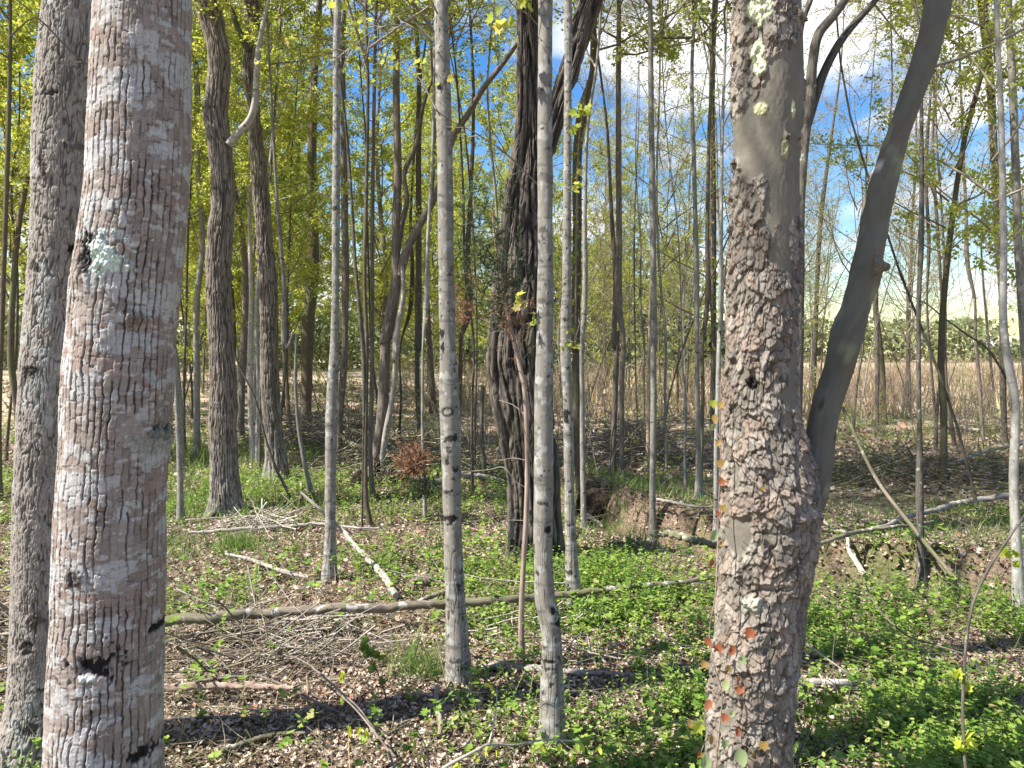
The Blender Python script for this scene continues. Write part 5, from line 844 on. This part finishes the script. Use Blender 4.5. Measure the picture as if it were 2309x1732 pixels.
def cover():
    rng = np.random.default_rng(31); b = MB(); st = MB(); O1 = oval(.4, .30); O2 = TD
    for y0, y1, n, hh, ls in ((1.6, 3.4, 14000, .12, .024), (3.4, 5.6, 15000, .14, .029), (5.6, 10, 12000, .15, .038), (10, 20, 9000, .2, .065)):
        x, y = wedge(n, y0, y1, rng, pw=.8); k_ = rng.random(n) < green(x, y); x, y = x[k_], y[k_]; n = len(x); z = gz(x, y)
        h = hh * rng.uniform(.2, 1.25, n) * (.35 + 1.3 * fbm(x * 2.5, y * 2.5, 0, 2, 71)); ls = ls * (.8 + .5 * fbm(x * 1.7, y * 1.7, 0, 2, 73)); le = rng.normal(size=(n, 2)) * .35; nl = 7
        for j in range(nl):
            f = (j + 1) / nl; p = np.stack([x + le[:, 0] * h * f, y + le[:, 1] * h * f, z + h * f], -1); a = rng.random(n) * 6.28 + j * 2.4
            d = np.stack([np.cos(a), np.sin(a), rng.uniform(-.2, .7, n)], -1); leaves(b, O1 if y1 < 5 else O2, p, d, rdir(n, rng) * .35 + [0, 0, 1], ls * (1.15 - .5 * f) * rng.uniform(.6, 1.4, n))
        if y1 < 6:
            p0 = np.stack([x, y, z], -1); p1 = np.stack([x + le[:, 0] * h, y + le[:, 1] * h, z + h], -1); leaves(b, (np.array([(-.008, 0, 0), (.008, 0, 0), (.004, 1, 0), (-.004, 1, 0)]), np.array([(0, 1, 2, 3)])), p0, p1 - p0, rdir(n, rng), np.linalg.norm(p1 - p0, axis=1), 1)
    for y0, y1, n, ls in ((1.7, 3.4, 1500, .032), (3.4, 6, 1500, .04)):
        x, y = wedge(n, y0, y1, rng, pw=.8); k_ = rng.random(n) < .15 + .8 * green(x, y); x, y = x[k_], y[k_]; z = gz(x, y); h = rng.uniform(.05, .2, len(x)); le = rng.normal(size=(len(x), 2)) * .3
        for j in range(4):
            a = rng.random(len(x)) * 6.28 + j * 1.6; p = np.stack([x + le[:, 0] * h, y + le[:, 1] * h, z + h * (1 - .06 * j)], -1); leaves(b, TMp if j % 2 else O1, p, np.stack([np.cos(a), np.sin(a), rng.uniform(-.3, .5, len(x))], -1), rdir(len(x), rng) * .4 + [0, 0, 1], ls * rng.uniform(.6, 1.3, len(x)))
        p0 = np.stack([x, y, z], -1); p1 = np.stack([x + le[:, 0] * h, y + le[:, 1] * h, z + h], -1); leaves(b, (np.array([(-.008, 0, 0), (.008, 0, 0), (.004, 1, 0), (-.004, 1, 0)]), np.array([(0, 1, 2, 3)])), p0, p1 - p0, rdir(len(x), rng), np.linalg.norm(p1 - p0, axis=1), 1)
    tag(link('ground_cover', b.mesh('ground_cover', [M['cover'], M['grass']])), 'low green herbs and seedlings covering the ground', None, None, 'stuff')
cover()
BL = (np.array([(-.022, 0, 0), (.022, 0, 0), (.018, .5, .05), (-.018, .5, .05), (0, 1, .22)]), np.array([(0, 1, 2, 3)]), np.array([(3, 2, 4)]))
def blades(b, pos, ln, rng, mat=0, lean=.45, wd=1.0):
    n = len(pos); d = rng.normal(size=(n, 3)) * [lean, lean, .1] + [0, 0, 1]; T = BL[0] * [wd, 1, 1]; nr = rdir(n, rng) * [1, 1, .1]
    s0 = b.n; leaves(b, (T, BL[1]), pos, d, nr, ln, mat)
    Fs = (BL[2][None] + (np.arange(n) * 5)[:, None, None]).reshape(-1, 3) + s0; b.f.append((Fs, mat))
def grass():
    rng = np.random.default_rng(41); b = MB()
    def clump(nx, ny, w_, n, ln, wd=1.0):
        c = gp(nx, ny); x = c[0] + rng.normal(size=n) * w_; y = c[1] + rng.normal(size=n) * w_; blades(b, np.stack([x, y, gz(x, y)], -1), ln * rng.uniform(.5, 1.1, n), rng, 0, .4, wd)
    clump(935, 1515, .08, 150, .2, .5); clump(965, 1530, .05, 90, .17, .5); clump(545, 1238, .10, 260, .16); clump(500, 1130, .5, 500, .2); clump(420, 1150, .4, 400, .2); clump(660, 1150, .5, 600, .2); clump(1450, 1110, .6, 260, .15); clump(1570, 1130, .6, 260, .16); clump(1390, 1190, .2, 260, .2)
    clump(2080, 1180, .5, 600, .16); clump(560, 1030, 1.0, 900, .3); clump(470, 1010, 1.0, 700, .3); clump(385, 1230, .12, 200, .12); clump(1000, 1130, .5, 500, .14)
    x, y = wedge(16000, 5.5, 15, rng); k_ = rng.random(len(x)) < sst(.5, .66, fbm(x * .9, y * .9, 0, 3, 91)); x, y = x[k_], y[k_]; blades(b, np.stack([x, y, gz(x, y)], -1), .16 * rng.uniform(.5, 1.3, len(x)), rng, 0, .6, 1.3)
    tag(link('green_grass', b.mesh('green_grass', [M['grass']])), 'thin tufts of green grass growing between the trees', None, None, 'stuff')
    b = MB(); x, y = wedge(15000, 17, 62, rng, .1, 1.2); k_ = rng.random(len(x)) < sst(-.16, .0, x / y) * (.25 + .75 * sst(.4, .6, fbm(x * .25, y * .25, 0, 3, 95))); x, y = x[k_], y[k_]
    blades(b, np.stack([x, y, gz(x, y)], -1), (.45 + .012 * y) * rng.uniform(.4, 1.2, len(x)), rng, 0, .3, 1.6)
    x, y = wedge(30000, 2, 16, rng); k_ = rng.random(len(x)) < sst(.48, .62, fbm(x * .8 + 9, y * .8, 0, 3, 97)); x, y = x[k_], y[k_]; blades(b, np.stack([x, y, gz(x, y)], -1), .16 * rng.uniform(.4, 1.3, len(x)), rng, 0, 1.5, .55)
    tag(link('dry_grass', b.mesh('dry_grass', [M['straw']])), 'dry straw coloured grass standing in the open field', None, None, 'stuff')
grass()

for o_ in bpy.data.objects:
    if 'label' in o_ and len(o_['label'].split()) > 16: print('LONG', o_.name, o_['label'])
